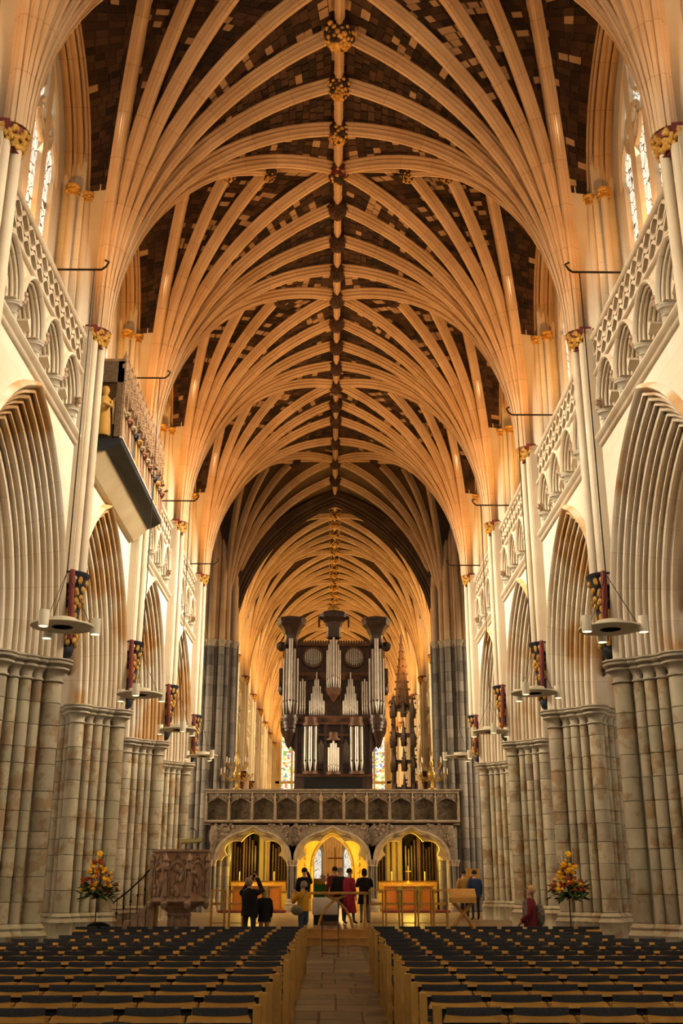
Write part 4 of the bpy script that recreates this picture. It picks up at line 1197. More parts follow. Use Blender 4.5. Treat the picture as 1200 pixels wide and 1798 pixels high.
# central tower
t = MB()
t.lathe([(.02, 3.75), (.1, 3.85), (.16, 4.0), (.26, 4.1), (.28, 4.2), (.34, 4.3), (.34, 4.38), (0, 4.38)], (0, .0, 0), 8)
oo('tower_corbel', t, OAKM, 30)
t = MB().lathe([(.30, 6.6), (.34, 6.65), (.34, 7.0), (.38, 7.1), (.40, 7.3), (.52, 7.42), (.62, 7.5), (.66, 7.62), (.66, 7.72), (.5, 7.8), (0, 7.8)], (0, 0, 0), 8)
for s_ in (-1, 1): t.boxb(s_ * .66 - .04, s_ * .66 + .04, -.1, .1, 7.1, 7.6)
oo('tower_crown', t, OAKD, 30)
for dx, z1, y_ in ((-.27, 11.25, -.08), (-.19, 11.5, -.16), (-.1, 11.7, -.21), (0, 11.95, -.24), (.1, 11.7, -.21), (.19, 11.5, -.16), (.27, 11.25, -.08)): pipe(dx, y_, 9.55, z1, .05)
oo('finial', MB().sphere((0, 0, 7.95), (.22, .15, .18), 10, 6).sphere((-.2, 0, 7.92), (.1, .1, .12), 8, 5).sphere((.2, 0, 7.92), (.1, .1, .12), 8, 5), GOLD, 60)

# ================================================================== THRONE CANOPY IN THE QUIRE
th = empty('throne_canopy', (3.72, 57, 0), label='tall spired dark wooden throne canopy rising behind the screen', cat='canopy')
m = MB()
for sx in (-.5, .5):
    for sy in (-.5, .5): m.tube([(sx, sy, 0), (sx, sy, 10.6)], .09, 6)
obj('post', m.mesh('post', OAKD, 40), th)
rr = random.Random(9); m = MB()
for lev, hh in ((6.2, .9), (7.6, .6), (9.0, .7), (10.4, .55)):
    for sx, sy in ((-.5, -.5), (0, -.55), (.5, -.5), (-.55, 0), (.55, 0)):
        m.lathe([(.16, lev - hh), (.19, lev - .2), (.12, lev), (.0, lev + .8)], (sx, sy, 0), 5)
        for k in range(7): m.sphere((sx + rr.uniform(-.17, .17), sy + rr.uniform(-.15, .05), lev + rr.uniform(-hh, .5)), .06, 5, 4)
    m.boxb(-.55, .55, -.5, .5, lev - .12, lev)
obj('pinnacle_tier', m.mesh('pinnacle_tier', OAKD, 40), th)
m = MB().lathe([(.42, 10.5), (.28, 12.0), (.12, 13.4), (.03, 14.5)], n=6)
for k in range(6):
    a = math.pi * k / 3
    for j in range(9):
        q = j / 9; rad = .44 * (1 - q) + .04; m.sphere((rad * math.cos(a), rad * math.sin(a), 10.6 + 3.7 * q), .075 * (1 - q * .5), 5, 4)
obj('spire', m.mesh('spire', mat('throne_spire', (.30, .17, .10), (.16, .08, .045)), 40), th)
obj('seat_back', MB().boxb(-.5, .5, .3, .45, 0, 6.0).mesh('seat_back', OAKD, 0), th)

# ================================================================== BRASS CANDELABRA ON THE SCREEN
def candelabrum(x, label):
    e = empty('brass_candelabrum', (x, 45.05, 5.2), label=label, cat='candelabrum', group='brass candelabra on the screen')
    obj('stem', MB().lathe([(.2, 0), (.2, .03), (.06, .1), (.04, .3), (.1, .42), (.17, .55), (.17, .68), (.07, .8), (.05, .95), (.09, 1.05), (.05, 1.2), (.04, 1.4), (.08, 1.5), (0, 1.62)], n=12).mesh('stem', BRASS, 50), e)
    for zt, rad, n, o0 in ((.5, .66, 8, 0), (.95, .46, 6, .4)):
        for k in range(n):
            a = o0 + 2 * math.pi * k / n; c, s_ = math.cos(a), math.sin(a)
            pts = [(.08 * c, .08 * s_, zt), (rad * .4 * c, rad * .4 * s_, zt - .16), (rad * .8 * c, rad * .8 * s_, zt - .1), (rad * c, rad * s_, zt + .08)]
            ar = obj('arm', MB().tube(pts, .016, 5).lathe([(.02, .08), (.06, .1), (.03, .13), (.03, .16)], (rad * c, rad * s_, zt), 8).sphere((rad * .6 * c, rad * .6 * s_, zt - .05), .035, 6, 4).mesh('arm', BRASS, 50), e)
            obj('candle', MB().lathe([(.022, zt + .15), (.022, zt + .36), (0, zt + .37)], (rad * c, rad * s_, 0), 7).mesh('candle', WAX, 50), ar)
candelabrum(-4.1, 'branched brass candelabrum with candles on the left end of the screen')
candelabrum(4.1, 'branched brass candelabrum with candles on the right end of the screen')

# ================================================================== GALLERY OF ANGELS
g = empty('angel_gallery', (-XW, 22.1, 9.9), label='carved gallery of angel musicians projecting from the left wall', cat='gallery')
GL = 2.55; GX = .70
def go(n, m, mats, sm=35): return obj(n, m.mesh(n, mats, sm), g)
go('coved_soffit', MB().extr([(.0, -GL, -.34), (.12, -GL, -.32), (.4, -GL, -.05), (.44, -GL, .02), (0, -GL, .02)], (0, 2 * GL, 0)), mat('gallery_soffit', (.72, .58, .36), (.6, .46, .26)), 30)
go('dark_cornice', MB().extr([(.36, -GL - .03, -.02), (.56, -GL - .03, .05), (GX + .04, -GL - .03, .16), (GX + .04, -GL - .03, .26), (0, -GL - .03, .26), (0, -GL - .03, -.02)], (0, 2 * GL + .06, 0)), BLUEP, 30)
go('pale_fillet', MB().boxb(GX + .0, GX + .06, -GL - .04, GL + .04, .255, .30), STONE, 0)
go('backing', MB().boxb(.0, GX - .16, -GL, GL, .26, 1.95), mat('gallery_dark', (.16, .10, .06), (.09, .055, .03)), 0)
go('top_rail', MB().boxb(.0, GX + .03, -GL - .02, GL + .02, 1.98, 2.06), mat('gallery_stone', (.42, .27, .15), (.27, .16, .085), nscale=12, bump=.4), 0)
GS = MATS['gallery_stone']
angel_m = [mat('angel_robe_gold', (.62, .36, .09), (.48, .26, .06)), mat('angel_robe_rose', (.42, .20, .12), (.3, .13, .08)), mat('angel_robe_cream', (.52, .38, .24), (.4, .28, .17)), mat('angel_robe_blue', (.12, .12, .15), (.08, .08, .1))]
def angel(parent, loc, rz, mi, s=1.0):
    a = obj('angel', MB().lathe([(.10, 0), (.12, .02), (.10, .25), (.085, .42), (.10, .52), (.06, .58), (.035, .60), (.055, .64), (.06, .69), (.04, .74), (0, .755)], n=10, sy=.8).tube([(.09, .0, .52), (.12, .1, .40), (.02, .14, .44)], .028, 6).tube([(-.09, .0, .52), (-.12, .1, .40), (-.02, .14, .44)], .028, 6).mesh('angel', angel_m[mi], 60), parent, loc, rz, (s, s, s))
    for q in (-1, 1):
        obj('wing', MB().extr([(q * .05, -.07, .5), (q * .15, -.1, .66), (q * .19, -.1, .5), (q * .17, -.09, .18), (q * .08, -.07, .3)], (0, .03, 0)).mesh('wing', mat('angel_wing', (.6, .42, .22), (.45, .3, .15)), 30), a)
    return a
np_ = 14; pw2 = 2 * GL / np_
nm = MB().boxb(-.06, .04, -.035, .035, .3, 1.75)
rr = random.Random(6)
for k in range(8): nm.sphere((0, 0, 1.5 + k * .07), (.07, .06, .045), 5, 4)
nm.lathe([(.06, 1.75), (.08, 1.9), (.03, 2.0), (.05, 2.1), (0, 2.26)], n=6)
nm = nm.mesh('pinnacle', GS, 40)
cm = MB()
for k in range(9):
    u = -1 + k / 4; cm.sphere((-.02, u * pw2 * .45, 1.42 + .16 * (1 - abs(u)) + .0), (.06, .04, .07), 5, 4)
cm.boxb(-.12, -.02, -pw2 / 2, pw2 / 2, 1.6, 1.98)
for k in range(8): cm.sphere((0.0, rr.uniform(-.12, .12), 1.62 + .045 * k), .05, 5, 4)
cm = cm.mesh('canopy', GS, 40)
inst = MB().tube([(0, 0, 0), (.12, 0, .05)], [.015, .03], 8).mesh('instrument', GS, 50)
for i in range(np_ + 1): obj('pinnacle', nm, g, (GX, -GL + pw2 * i, 0))
for i in range(np_):
    yy = -GL + pw2 * (i + .5)
    obj('canopy', cm, g, (GX, yy, 0))
    a = angel(g, (GX - .06, yy, .34), -math.pi / 2, [2, 1, 2, 3, 0, 2, 1][i % 7], 1.25)
    obj('instrument', inst, a, (0, .1, .45), rz=math.pi / 2 + (i % 3 - 1) * .5)
a = angel(g, (.34, -GL - .02, .30), math.pi, 0, 1.5); a['label'] = 'golden robed angel on the near end of the gallery'
go('end_panel', MB().boxb(.02, .1, -GL - .06, -GL, .28, 1.98).boxb(GX - .12, GX, -GL - .06, -GL, .28, 1.98).boxb(.02, GX, -GL - .06, -GL, 1.5, 1.98), mat('end_panel', (.22, .14, .08), (.12, .075, .04), nscale=20, bump=.6), 0)

# ================================================================== PENDANT LAMPS
def pendant(x, y_, z, rod_z, turn, label, side):
    e = empty('pendant_lamp', (x, y_, z), label=label, cat='lamp', group='ring pendant lamps along the nave')
    def po(n, m, mats, p=e, sm=35): return obj(n, m.mesh(n, mats, sm), p)
    po('disc', MB().lathe([(.16, 0), (.50, .0), (.505, .012), (.50, .03), (.16, .03)], n=36), CREAM)
    po('drum', MB().lathe([(.23, .03), (.23, .13), (.22, .135), (0, .135)], n=28), CREAM)
    po('dark_well', MB().lathe([(.155, .06), (.155, -.002), (.17, -.002), (.165, .06)], n=28).lathe([(.155, .05), (0, .05)], n=28), BLACK)
    for k in range(3):
        a = turn + k * 2 * math.pi / 3; cx, cy = .52 * math.cos(a), .52 * math.sin(a)
        c = po('can', MB().lathe([(0, .16), (.078, .16), (.08, .15), (.08, -.1), (.07, -.1), (.068, -.06)], (cx, cy, 0), 18), CREAM)
        po('lens', MB().lathe([(.07, -.085), (0, -.085)], (cx, cy, 0), 16), LAMPON, c)
        po('wire', MB().tube([(cx * .85, cy * .85, .03), (0, 0, .92)], .006, 4), IRON)
        spot('pendant_spot', (x + cx, y_ + cy, z - .11), (x + cx, y_ + cy, 0), 48, (1, .72, .36), 95, .7, .06)
    po('cable', MB().tube([(0, 0, .92), (0, 0, rod_z - z)], .011, 5), IRON)
    xe = side * (XW + .02) - x; xi = -side * .25
    po('wall_bracket', MB().tube([(xe, 0, rod_z - z), (0, 0, rod_z - z), (xi * .5, 0, rod_z - z), (xi * .8, 0, rod_z - z + .06), (xi, 0, rod_z - z + .16), (xi * .7, 0, rod_z - z + .2)], .022, 6), IRON)
RL = [(4.36, 16.4, 5.5), (4.27, 22.6, 5.5), (4.27, 29.0, 5.5), (4.17, 35.3, 5.5)]
LL = [(-4.44, 16.4, 5.52), (-4.33, 22.9, 5.5), (-4.28, 28.7, 5.5), (-4.38, 35.2, 5.5)]
ords = ['nearest', 'second', 'third', 'farthest']
for i, (a, b) in enumerate(zip(LL, RL)):
    pendant(*a, 13.2 if i == 1 else ZPAR + .02, -1.9 + .35 * i, '%s cream ring pendant lamp with three spot cans along the left wall' % ords[i], -1)
    pendant(*b, ZPAR + .02, -2.6 + .5 * i, '%s cream ring pendant lamp with three spot cans along the right wall' % ords[i], 1)

# ================================================================== NAVE CHAIRS
def bev_box(x0, x1, y0, y1, z0, z1, c=.012):
    m = MB(); vs = []
    for z, i in ((z0, 0), (z0 + c, 1), (z1 - c, 1), (z1, 0)):
        q = 0 if i else c
        vs += [(x0 + q, y0 + q, z), (x1 - q, y0 + q, z), (x1 - q, y1 - q, z), (x0 + q, y1 - q, z)]
    fs = [(0, 3, 2, 1), (12, 13, 14, 15)]
    for k in range(3):
        for j in range(4): fs.append((k * 4 + j, k * 4 + (j + 1) % 4, k * 4 + 4 + (j + 1) % 4, k * 4 + 4 + j))
    return m.add(vs, fs)
# curved padded back: bulges toward the rear (camera side)
pad = MB(); rows = []
for (dy, z) in ((.02, .60), (-.012, .61), (-.02, .68), (-.022, .80), (-.016, .842), (.0, .856), (.016, .846), (.022, .80), (.022, .62), (.02, .60)):
    rows.append([(-.20 + .4 * i / 8, -.205 + dy - .02 * (1 - (i / 4 - 1) ** 2) - (z - .6) * .12, z) for i in range(9)])
pad.grid(rows)
for i in (0, 8): pad.poly([r_[i] for r_ in rows])
CH_M = {
    'seat': bev_box(-.215, .215, -.19, .22, .42, .465, .015).mesh('seat', PAD, 40),
    'backrest': pad.mesh('backrest', PAD, 50),
    'book_ledge': MB().extr([(-.232, -.335, -.002), (.232, -.335, -.002), (.205, -.245, .03), (-.205, -.245, .03)], (0, .003, .012)).mesh('book_ledge', OAK, 0),
    'rear_leg': bev_box(-.024, .024, -.03, .025, 0, .80, .005).mesh('leg', OAK, 40),
    'front_leg': bev_box(-.02, .02, -.02, .02, 0, .44, .004).mesh('leg', OAK, 40),
    'side_rail': MB().boxb(-.014, .014, -.2, .21, .36, .42).boxb(-.012, .012, -.2, .2, .14, .17).mesh('side_rail', OAK, 0),
    'back_rail': MB().boxb(-.22, .22, -.262, -.246, .50, .56).mesh('back_rail', OAK, 0),
    'end_post': bev_box(-.03, .03, -.045, .04, 0, .875, .006).mesh('end_post', OAK, 40),
}
def make_chair(x, y_, label, group, post=0):
    e = empty('nave_chair', (x, y_, 0), label=label, cat='chair', group=group)
    obj('seat', CH_M['seat'], e); obj('backrest', CH_M['backrest'], e)
    obj('book_ledge', CH_M['book_ledge'], e, (0, 0, .768)); obj('back_rail', CH_M['back_rail'], e)
    for s_ in (-1, 1):
        if s_ == post: obj('end_post', CH_M['end_post'], e, (s_ * .268, -.24, 0))
        else: obj('leg', CH_M['rear_leg'], e, (s_ * .213, -.235, 0))
        obj('leg', CH_M['front_leg'], e, (s_ * .215, .2, 0))
        obj('side_rail', CH_M['side_rail'], e, (s_ * .215, 0, 0))
    return e
ROWS = [8.3, 9.15, 10.0, 10.85, 11.7, 12.6, 13.5, 14.4, 15.3, 16.25, 17.2, 18.2, 19.2, 20.25, 21.3]
onum = ['first', 'second', 'third', 'fourth', 'fifth', 'sixth', 'seventh', 'eighth', 'ninth', 'tenth', 'eleventh', 'twelfth', 'thirteenth', 'fourteenth', 'fifteenth']
rr = random.Random(21)
for ri, yr in enumerate(ROWS):
    for side, sn in ((-1, 'left'), (1, 'right')):
        jx = rr.uniform(-.03, .03)
        nmax = 9 if not (17.6 < yr < 20.6) else 8
        for c in range(nmax):
            x = side * (.90 + .487 * c) + jx
            q = px((x - side * .25, yr - .24, .86))
            if q is None or not (-20 < q[0] < 1220): continue
            make_chair(x, yr + .24 + rr.uniform(-.015, .015), 'grey-padded oak chair, %s from the aisle in the %s row from the camera, %s block' % (onum[c], onum[ri], sn),
                       'linked oak chairs in the nave', post=-side if c == 0 else 0)
# black round-backed stacking chairs
def round_chair(x, y_, rz, label):
    e = empty('stacking_chair', (x, y_, 0), rz, label, 'chair', 'black round-backed stacking chairs')
    rows = []
    for k in range(9):
        a = -math.pi * .42 + math.pi * .84 * k / 8
        top = .72 + .17 * math.cos(a) ** .6
        rows.append([(.24 * math.sin(a), -.24 * math.cos(a) * .6 - .06 * t, .58 + (top - .58) * t) for t in (0, .4, .8, 1)])
    m = MB().grid(rows); m.grid([[(p[0] * .92, p[1] + .022, p[2] - .008) for p in r_] for r_ in rows])
    m.tube([r_[3] for r_ in rows], .013, 6)
    obj('backrest', m.mesh('backrest', mat('black_plastic', (.02, .022, .018), (.012, .013, .011), rough=.35), 60), e)
    obj('seat', MB().lathe([(0, .43), (.22, .43), (.235, .45), (.22, .47), (0, .465)], n=16).mesh('seat', MATS['black_plastic'], 50), e)
    for sx in (-1, 1):
        for sy in (-1, 1): obj('leg', MB().tube([(sx * .15, sy * .15, .43), (sx * .22, sy * .2, 0)], .012, 6).mesh('leg', IRON, 50), e)
        obj('back_support', MB().tube([(sx * .2, -.1, .44), (sx * .22, -.09, .62)], .012, 6).mesh('back_support', IRON, 50), e)
round_chair(-1.45, 7.35, 0, 'black round-backed chair at the bottom edge, farther from the aisle')
round_chair(-.95, 7.3, 0, 'black round-backed chair at the bottom edge, nearer the aisle')
round_chair(-4.75, 22.4, .1, 'black round-backed chair at the far end of the left rows')
round_chair(5.35, 16.9, -.1, 'black round-backed chair at the end of a row beside the nearest right pillar')

# ================================================================== FURNITURE ON AND BEFORE THE PLATFORM
ZD = .4
def frame_stand(x, y_, label, w_=.37, h=.97, d=.32):
    e = empty('kneeling_stand', (x, y_, ZD), label=label, cat='stand', group='open oak kneeling stands')
    for sx in (-1, 1):
        for sy in (-1, 1): obj('leg', MB().boxb(sx * w_ / 2 - .016, sx * w_ / 2 + .016, sy * d / 2 - .016, sy * d / 2 + .016, 0, h).mesh('leg', OAK, 0), e)
    obj('top', MB().boxb(-w_ / 2 - .02, w_ / 2 + .02, -d / 2 - .02, d / 2 + .02, h, h + .035).mesh('top', OAK, 0), e)
    obj('shelf', MB().boxb(-w_ / 2, w_ / 2, -d / 2 + .02, d / 2, h * .62, h * .62 + .06).mesh('shelf', OAK, 0), e)
    obj('foot_rail', MB().boxb(-w_ / 2, w_ / 2, -.01, .01, .12, .145).mesh('foot_rail', OAK, 0), e)
xsf = [-3.28, -2.78, -2.05, 1.14, 1.6, 2.05, 2.50, 2.94]
lbf = ['leftmost open oak stand, beside the pulpit', 'open oak stand second from the pulpit', 'open oak stand behind the woman in yellow', 'open oak stand beside the long table end on the right',
       'open oak stand second to the right of the table', 'open oak stand in the middle of the right-hand row', 'open oak stand fourth to the right of the table', 'open oak stand next to the crossed-leg lectern']
for x, l in zip(xsf, lbf): frame_stand(x, 31.15, l)

t = empty('altar_table', (0.0, 31.0, ZD), label='long pale oak table with curved crossing legs on the platform', cat='table')
obj('top', bev_box(-.9, .9, -.28, .28, .88, .945).mesh('top', OAK, 40), t)
for s_ in (-1, 1):
    pts = [(s_ * .48, -.16, 0), (s_ * .42, -.16, .25), (s_ * .28, -.16, .5), (s_ * .05, -.16, .72), (-s_ * .3, -.16, .87)]
    for a, b in zip(pts[:-1], pts[1:]): pass
    obj('curved_leg', MB().tube(pts, .035, 8).mesh('curved_leg', OAK, 50), t)
    obj('curved_leg', MB().tube([(x, .16, z) for x, _, z in pts], .035, 8).mesh('curved_leg', OAK, 50), t)
    obj('end_leg', MB().boxb(s_ * .82 - .03, s_ * .82 + .03, -.2, .2, 0, .88).mesh('end_leg', OAK, 0), t)
c = empty('cloth_stand', (-.3, 33.2, ZD), label='low stand draped in white cloth behind the long table', cat='stand')
obj('cloth', bev_box(-.38, .38, -.25, .25, .28, .76, .03).mesh('cloth', WHITE, 50), c)
obj('base', MB().boxb(-.34, .34, -.2, .2, 0, .3).mesh('base', BLACK, 0), c)

l = empty('lectern', (3.55, 31.0, ZD), label='pale oak lectern with crossed curved legs at the right of the platform', cat='lectern')
obj('desk', MB().extr([(-.36, -.24, .78), (.36, -.24, .78), (.38, .22, .98), (-.38, .22, .98)], (0, .02, .05)).mesh('desk', OAK, 0), l)
obj('desk_front', MB().extr([(-.36, -.24, .66), (.36, -.24, .66), (.36, -.24, .79), (-.36, -.24, .79)], (0, .4, 0)).mesh('desk_front', OAK, 0), l)
for s_, dy in ((-1, -.05), (1, .05)):
    obj('crossed_leg', MB().tube([(s_ * .30, dy, 0), (s_ * .12, dy, .25), (-s_ * .05, dy, .45), (-s_ * .28, dy, .68)], [.055, .05, .05, .045], 8).mesh('crossed_leg', OAK, 50), l)
# leaflet stand in the aisle
b = empty('leaflet_stand', (-.14, 25.9, 0), label='dark framed leaflet stand standing in the central aisle', cat='stand')
for sx in (-1, 1):
    for sy in (-1, 1): obj('leg', MB().boxb(sx * .185 - .012, sx * .185 + .012, sy * .13 - .012, sy * .13 + .012, .016, .92).mesh('leg', OAKM, 0), b)
obj('tray', MB().boxb(-.19, .19, -.15, .15, .70, .73).boxb(-.19, .19, -.15, -.13, .73, .78).mesh('tray', OAKM, 0), b)
obj('leaflets', MB().boxb(-.17, .17, -.1, .1, .73, .9).mesh('leaflets', BLACK, 0), b)
obj('rail', MB().boxb(-.185, .185, -.14, -.12, .36, .385).boxb(-.185, .185, .12, .14, .06, .085).mesh('rail', OAKM, 0), b)

def altar(x, label):
    e = empty('side_altar', (x, 46.2, ZD), label=label, cat='altar')
    obj('body', MB().boxb(-1.0, 1.0, -.3, .3, 0, .95).mesh('body', mat('altar_wood', (.62, .30, .08), (.5, .22, .05), rough=.5), 0), e)
    obj('top', bev_box(-1.08, 1.08, -.35, .35, .95, 1.02).mesh('top', OAK, 40), e)
    for k in (-.66, 0, .66): obj('front_panel', MB().boxb(k - .28, k + .28, -.33, -.30, .1, .85).mesh('front_panel', mat('altar_panel', (.70, .26, .05), (.55, .2, .05)), 0), e)
    obj('green_hanging', MB().boxb(.3, .48, -.36, -.335, .15, .97).boxb(-.48, -.3, -.36, -.335, .15, .97).mesh('green_hanging', mat('green_brocade', (.28, .30, .07), (.16, .18, .04), nscale=14), 0), e)
altar(-3.2, 'oak side altar under the left screen arch'); altar(3.1, 'oak side altar under the right screen arch')
def candlestick(x, y_, z, label):
    e = empty('candlestick', (x, y_, z), label=label, cat='candlestick', group='candlesticks on the side altars')
    obj('holder', MB().lathe([(.08, 0), (.08, .02), (.02, .05), (.015, .12), (.035, .14), (.015, .16), (.05, .18), (.02, .2)], n=10).mesh('holder', BRASS, 50), e)
    obj('candle', MB().lathe([(.026, .2), (.026, .52), (0, .53)], n=8).mesh('candle', WAX, 50), e)
for x, lb in ((-3.95, 'candlestick on the left end of the left side altar'), (-2.5, 'candlestick on the right end of the left side altar'), (2.4, 'candlestick on the left end of the right side altar'), (3.8, 'candlestick on the right end of the right side altar')):
    candlestick(x, 46.1, ZD + 1.02, lb)
e = empty('altar_cross', (3.1, 46.15, ZD + 1.02), label='small gilded cross between the candles on the right side altar', cat='cross')
obj('upright', MB().boxb(-.015, .015, -.015, .015, .04, .75).mesh('upright', BRASS, 0), e); obj('crossbar', MB().boxb(-.13, .13, -.015, .015, .52, .55).mesh('crossbar', BRASS, 0), e)
obj('foot', MB().lathe([(.28, 0), (.28, .03), (.1, .1), (.02, .16), (0, .16)], n=12).mesh('foot', BRASS, 50), e)
# eagle lectern, frontal and cross seen through the middle arch
e = empty('eagle_lectern', (-.25, 44.0, ZD), label='brass eagle lectern with spread wings before the central arch', cat='lectern')
obj('stem', MB().lathe([(.25, 0), (.22, .08), (.08, .2), (.06, .5), (.12, .6), (.06, .7), (.06, 1.0), (.12, 1.08), (.09, 1.16)], n=12).mesh('stem', BRASS, 50), e)
m = MB().sphere((0, 0, 1.28), (.11, .12, .16), 10, 7).sphere((0, -.1, 1.44), (.05, .07, .06), 8, 6)
obj('eagle_body', m.mesh('eagle_body', OAKM, 60), e)
for s_ in (-1, 1): obj('wing', MB().extr([(s_ * .05, .02, 1.34), (s_ * .26, .06, 1.46), (s_ * .30, .08, 1.2), (s_ * .16, .04, 1.14), (s_ * .05, 0, 1.2)], (0, .03, 0)).mesh('wing', OAKM, 30), e)
e = empty('high_altar', (-.6, 62, ZD), label='distant altar with green and gold frontal in the central arch', cat='altar')
obj('frontal', MB().boxb(-1.0, .55, -.3, .3, .0, 1.05).mesh('frontal', mat('green_frontal', (.07, .28, .07), (.05, .2, .05)), 0), e)
obj('gold_stripe', MB().boxb(-.75, -.5, -.33, -.3, 0, 1.05).boxb(-1.02, .57, -.33, -.3, .95, 1.25).mesh('gold_stripe', mat('gold_cloth', (.72, .42, .08), (.6, .33, .06)), 0), e)
e = empty('hanging_cross', (0.1, 62.3, ZD), label='thin red-gold standing cross in the middle of the central arch', cat='cross')
obj('upright', MB().boxb(-.03, .03, -.03, .03, 0, 2.9).mesh('upright', BRASS, 0), e); obj('crossbar', MB().boxb(-.42, .42, -.03, .03, 2.3, 2.37).mesh('crossbar', mat('red_gold', (.7, .22, .05), (.6, .2, .05)), 0), e)
# icon on its board
e = empty('icon_painting', (5.02, 40.0, ZD), label='gold icon of a bearded saint in red robes on a board by the grey pillar', cat='painting')
obj('board', MB().boxb(-.25, .25, 0, .05, 1.05, 1.62).mesh('board', mat('icon_gold', (.72, .38, .07), (.6, .3, .05), rough=.4), 0), e)
m = MB()
def disc(cx, cz, rx, rz_, y_, n=14): return [(cx + rx * math.cos(2 * math.pi * k / n), y_, cz + rz_ * math.sin(2 * math.pi * k / n)) for k in range(n)]
obj('halo', MB().poly(disc(0, 1.44, .11, .11, -.004)).mesh('halo', mat('halo_gold', (.9, .6, .15)), 0), e)
obj('robe', MB().poly([(-.2, -.006, 1.06), (.2, -.006, 1.06), (.17, -.006, 1.26), (.07, -.006, 1.36), (-.07, -.006, 1.36), (-.17, -.006, 1.26)]).mesh('robe', REDP, 0), e)
obj('hair', MB().poly(disc(0, 1.44, .065, .075, -.008)).mesh('hair', OAKM, 0), e)
obj('face', MB().poly(disc(0, 1.425, .042, .055, -.010)).mesh('face', SKIN, 0), e)
obj('easel_leg', MB().bar((-.2, .05, 0), (-.08, .05, 1.1), .03, .03).bar((.2, .05, 0), (.08, .05, 1.1), .03, .03).bar((0, .45, 0), (0, .06, 1.2), .03, .03).mesh('easel_leg', OAKM, 0), e)
# altar rail / red cushions strip behind the stands
e = empty('red_carpet', (0, 44.2, ZD), label='long red kneeling cushion on the floor before the screen', cat='cushion')
obj('cushion', bev_box(-4.6, -1.9, -.15, .15, .0, .1, .02).mesh('cushion', REDP, 40), e)
e2 = empty('red_carpet', (0, 44.2, ZD), label='long red kneeling cushion before the right screen arch', cat='cushion')
obj('cushion', bev_box(1.9, 4.6, -.15, .15, .0, .1, .02).mesh('cushion', REDP, 40), e2)
e['label'] = 'long red kneeling cushion before the left screen arch'
e.name = 'kneeling_cushion'; e2.name = 'kneeling_cushion.001'

# ================================================================== PULPIT
pu = empty('pulpit', (-4.15, 29.6, 0), label='carved stone pulpit with arched relief panels and iron stair rail', cat='pulpit')
def pu_o(n, m, mats, sm=35): return obj(n, m.mesh(n, mats, sm), pu)
NS = 8; RP = .74
def oct_(r, z, k): a = math.pi / 8 + k * math.pi / 4; return Vector((r * math.cos(a), r * math.sin(a), z))
pu_o('drum_wall', MB().lathe([(RP, 1.22), (RP, 2.36)], n=8, a0=math.pi / 8, a1=math.pi / 8 + 2 * math.pi), PULPSTP, 0)
pu_o('rim', MB().lathe([(RP - .1, 2.34), (RP + .03, 2.34), (RP + .08, 2.38), (RP + .08, 2.43), (RP - .1, 2.43)], n=8, a0=math.pi / 8, a1=math.pi / 8 + 2 * math.pi), PULPST, 0)
pu_o('base_moulding', MB().lathe([(.32, .95), (.6, 1.05), (RP + .03, 1.1), (RP + .07, 1.14), (RP + .05, 1.19), (RP + .01, 1.23), (RP, 1.25)], n=8, a0=math.pi / 8, a1=math.pi / 8 + 2 * math.pi), PULPST, 30)
m = MB().lathe([(.42, 0), (.42, .1), (.34, .16), (.28, .25), (.24, .3), (.24, .7), (.34, .8), (.30, .84), (.4, .95), (.6, 1.05)], n=12)
for k in range(6):
    a = k * math.pi / 3; m.tube([(.26 * math.cos(a), .26 * math.sin(a), .2), (.26 * math.cos(a), .26 * math.sin(a), .78)], .05, 7)
pu_o('stem', m, PULPST)
rr = random.Random(12)
for k in range(8):
    A = oct_(RP + .02, 0, k); B = oct_(RP + .02, 0, k + 1); mid = (A + B) / 2
    if mid.y > .35: continue
    t_ = (B - A).normalized(); n_ = Vector((mid.x, mid.y, 0)).normalized()
    m = MB()
    hw = (B - A).length / 2 - .08
    for q in (-1, 1): m.tube([mid + t_ * q * hw + Vector((0, 0, 1.25)), mid + t_ * q * hw + Vector((0, 0, 1.86))], .03, 6)
    ap = arch_pts(hw, hw * .3, 0, 6)
    m.tube([mid + t_ * y_ + Vector((0, 0, 1.86 + z)) for y_, z, *_ in ap], .035, 6)
    for y_, z, *_ in ap[1:-1]: m.sphere(mid + t_ * y_ * 1.25 + Vector((0, 0, 1.9 + z * 1.25)), .03, 5, 4)
    m.tube([mid - t_ * hw * 1.1 + Vector((0, 0, 1.95)), mid + Vector((0, 0, 2.33)), mid + t_ * hw * 1.1 + Vector((0, 0, 1.95))], .022, 5)
    pu_o('arch_frame', m, PULPST, 50)
    m = MB()
    for i in range(13):
        u = rr.uniform(-.7, .7) * hw; z = rr.uniform(1.32, 1.95)
        m.sphere(mid + t_ * u + Vector((0, 0, z)), (rr.uniform(.04, .08), rr.uniform(.04, .06), rr.uniform(.05, .12)), 7, 5)
    pu_o('relief_figures', m, PULPST, 60)
    c = oct_(RP + .05, 0, k)
    fg = MB().lathe([(.075, 1.26), (.07, 1.4), (.06, 1.62), (.07, 1.7), (.03, 1.76), (.045, 1.82), (.03, 1.88), (0, 1.89)], c, 8)
    pu_o('corner_statue', fg, PULPST, 60)
    cp = MB().lathe([(.09, 1.92), (.11, 2.0), (.06, 2.1), (.09, 2.16), (.03, 2.3), (0, 2.34)], c, 6).lathe([(.02, .94), (.08, 1.0), (.1, 1.1), (.06, 1.16)], c, 8)
    pu_o('canopy', cp, PULPST, 40)
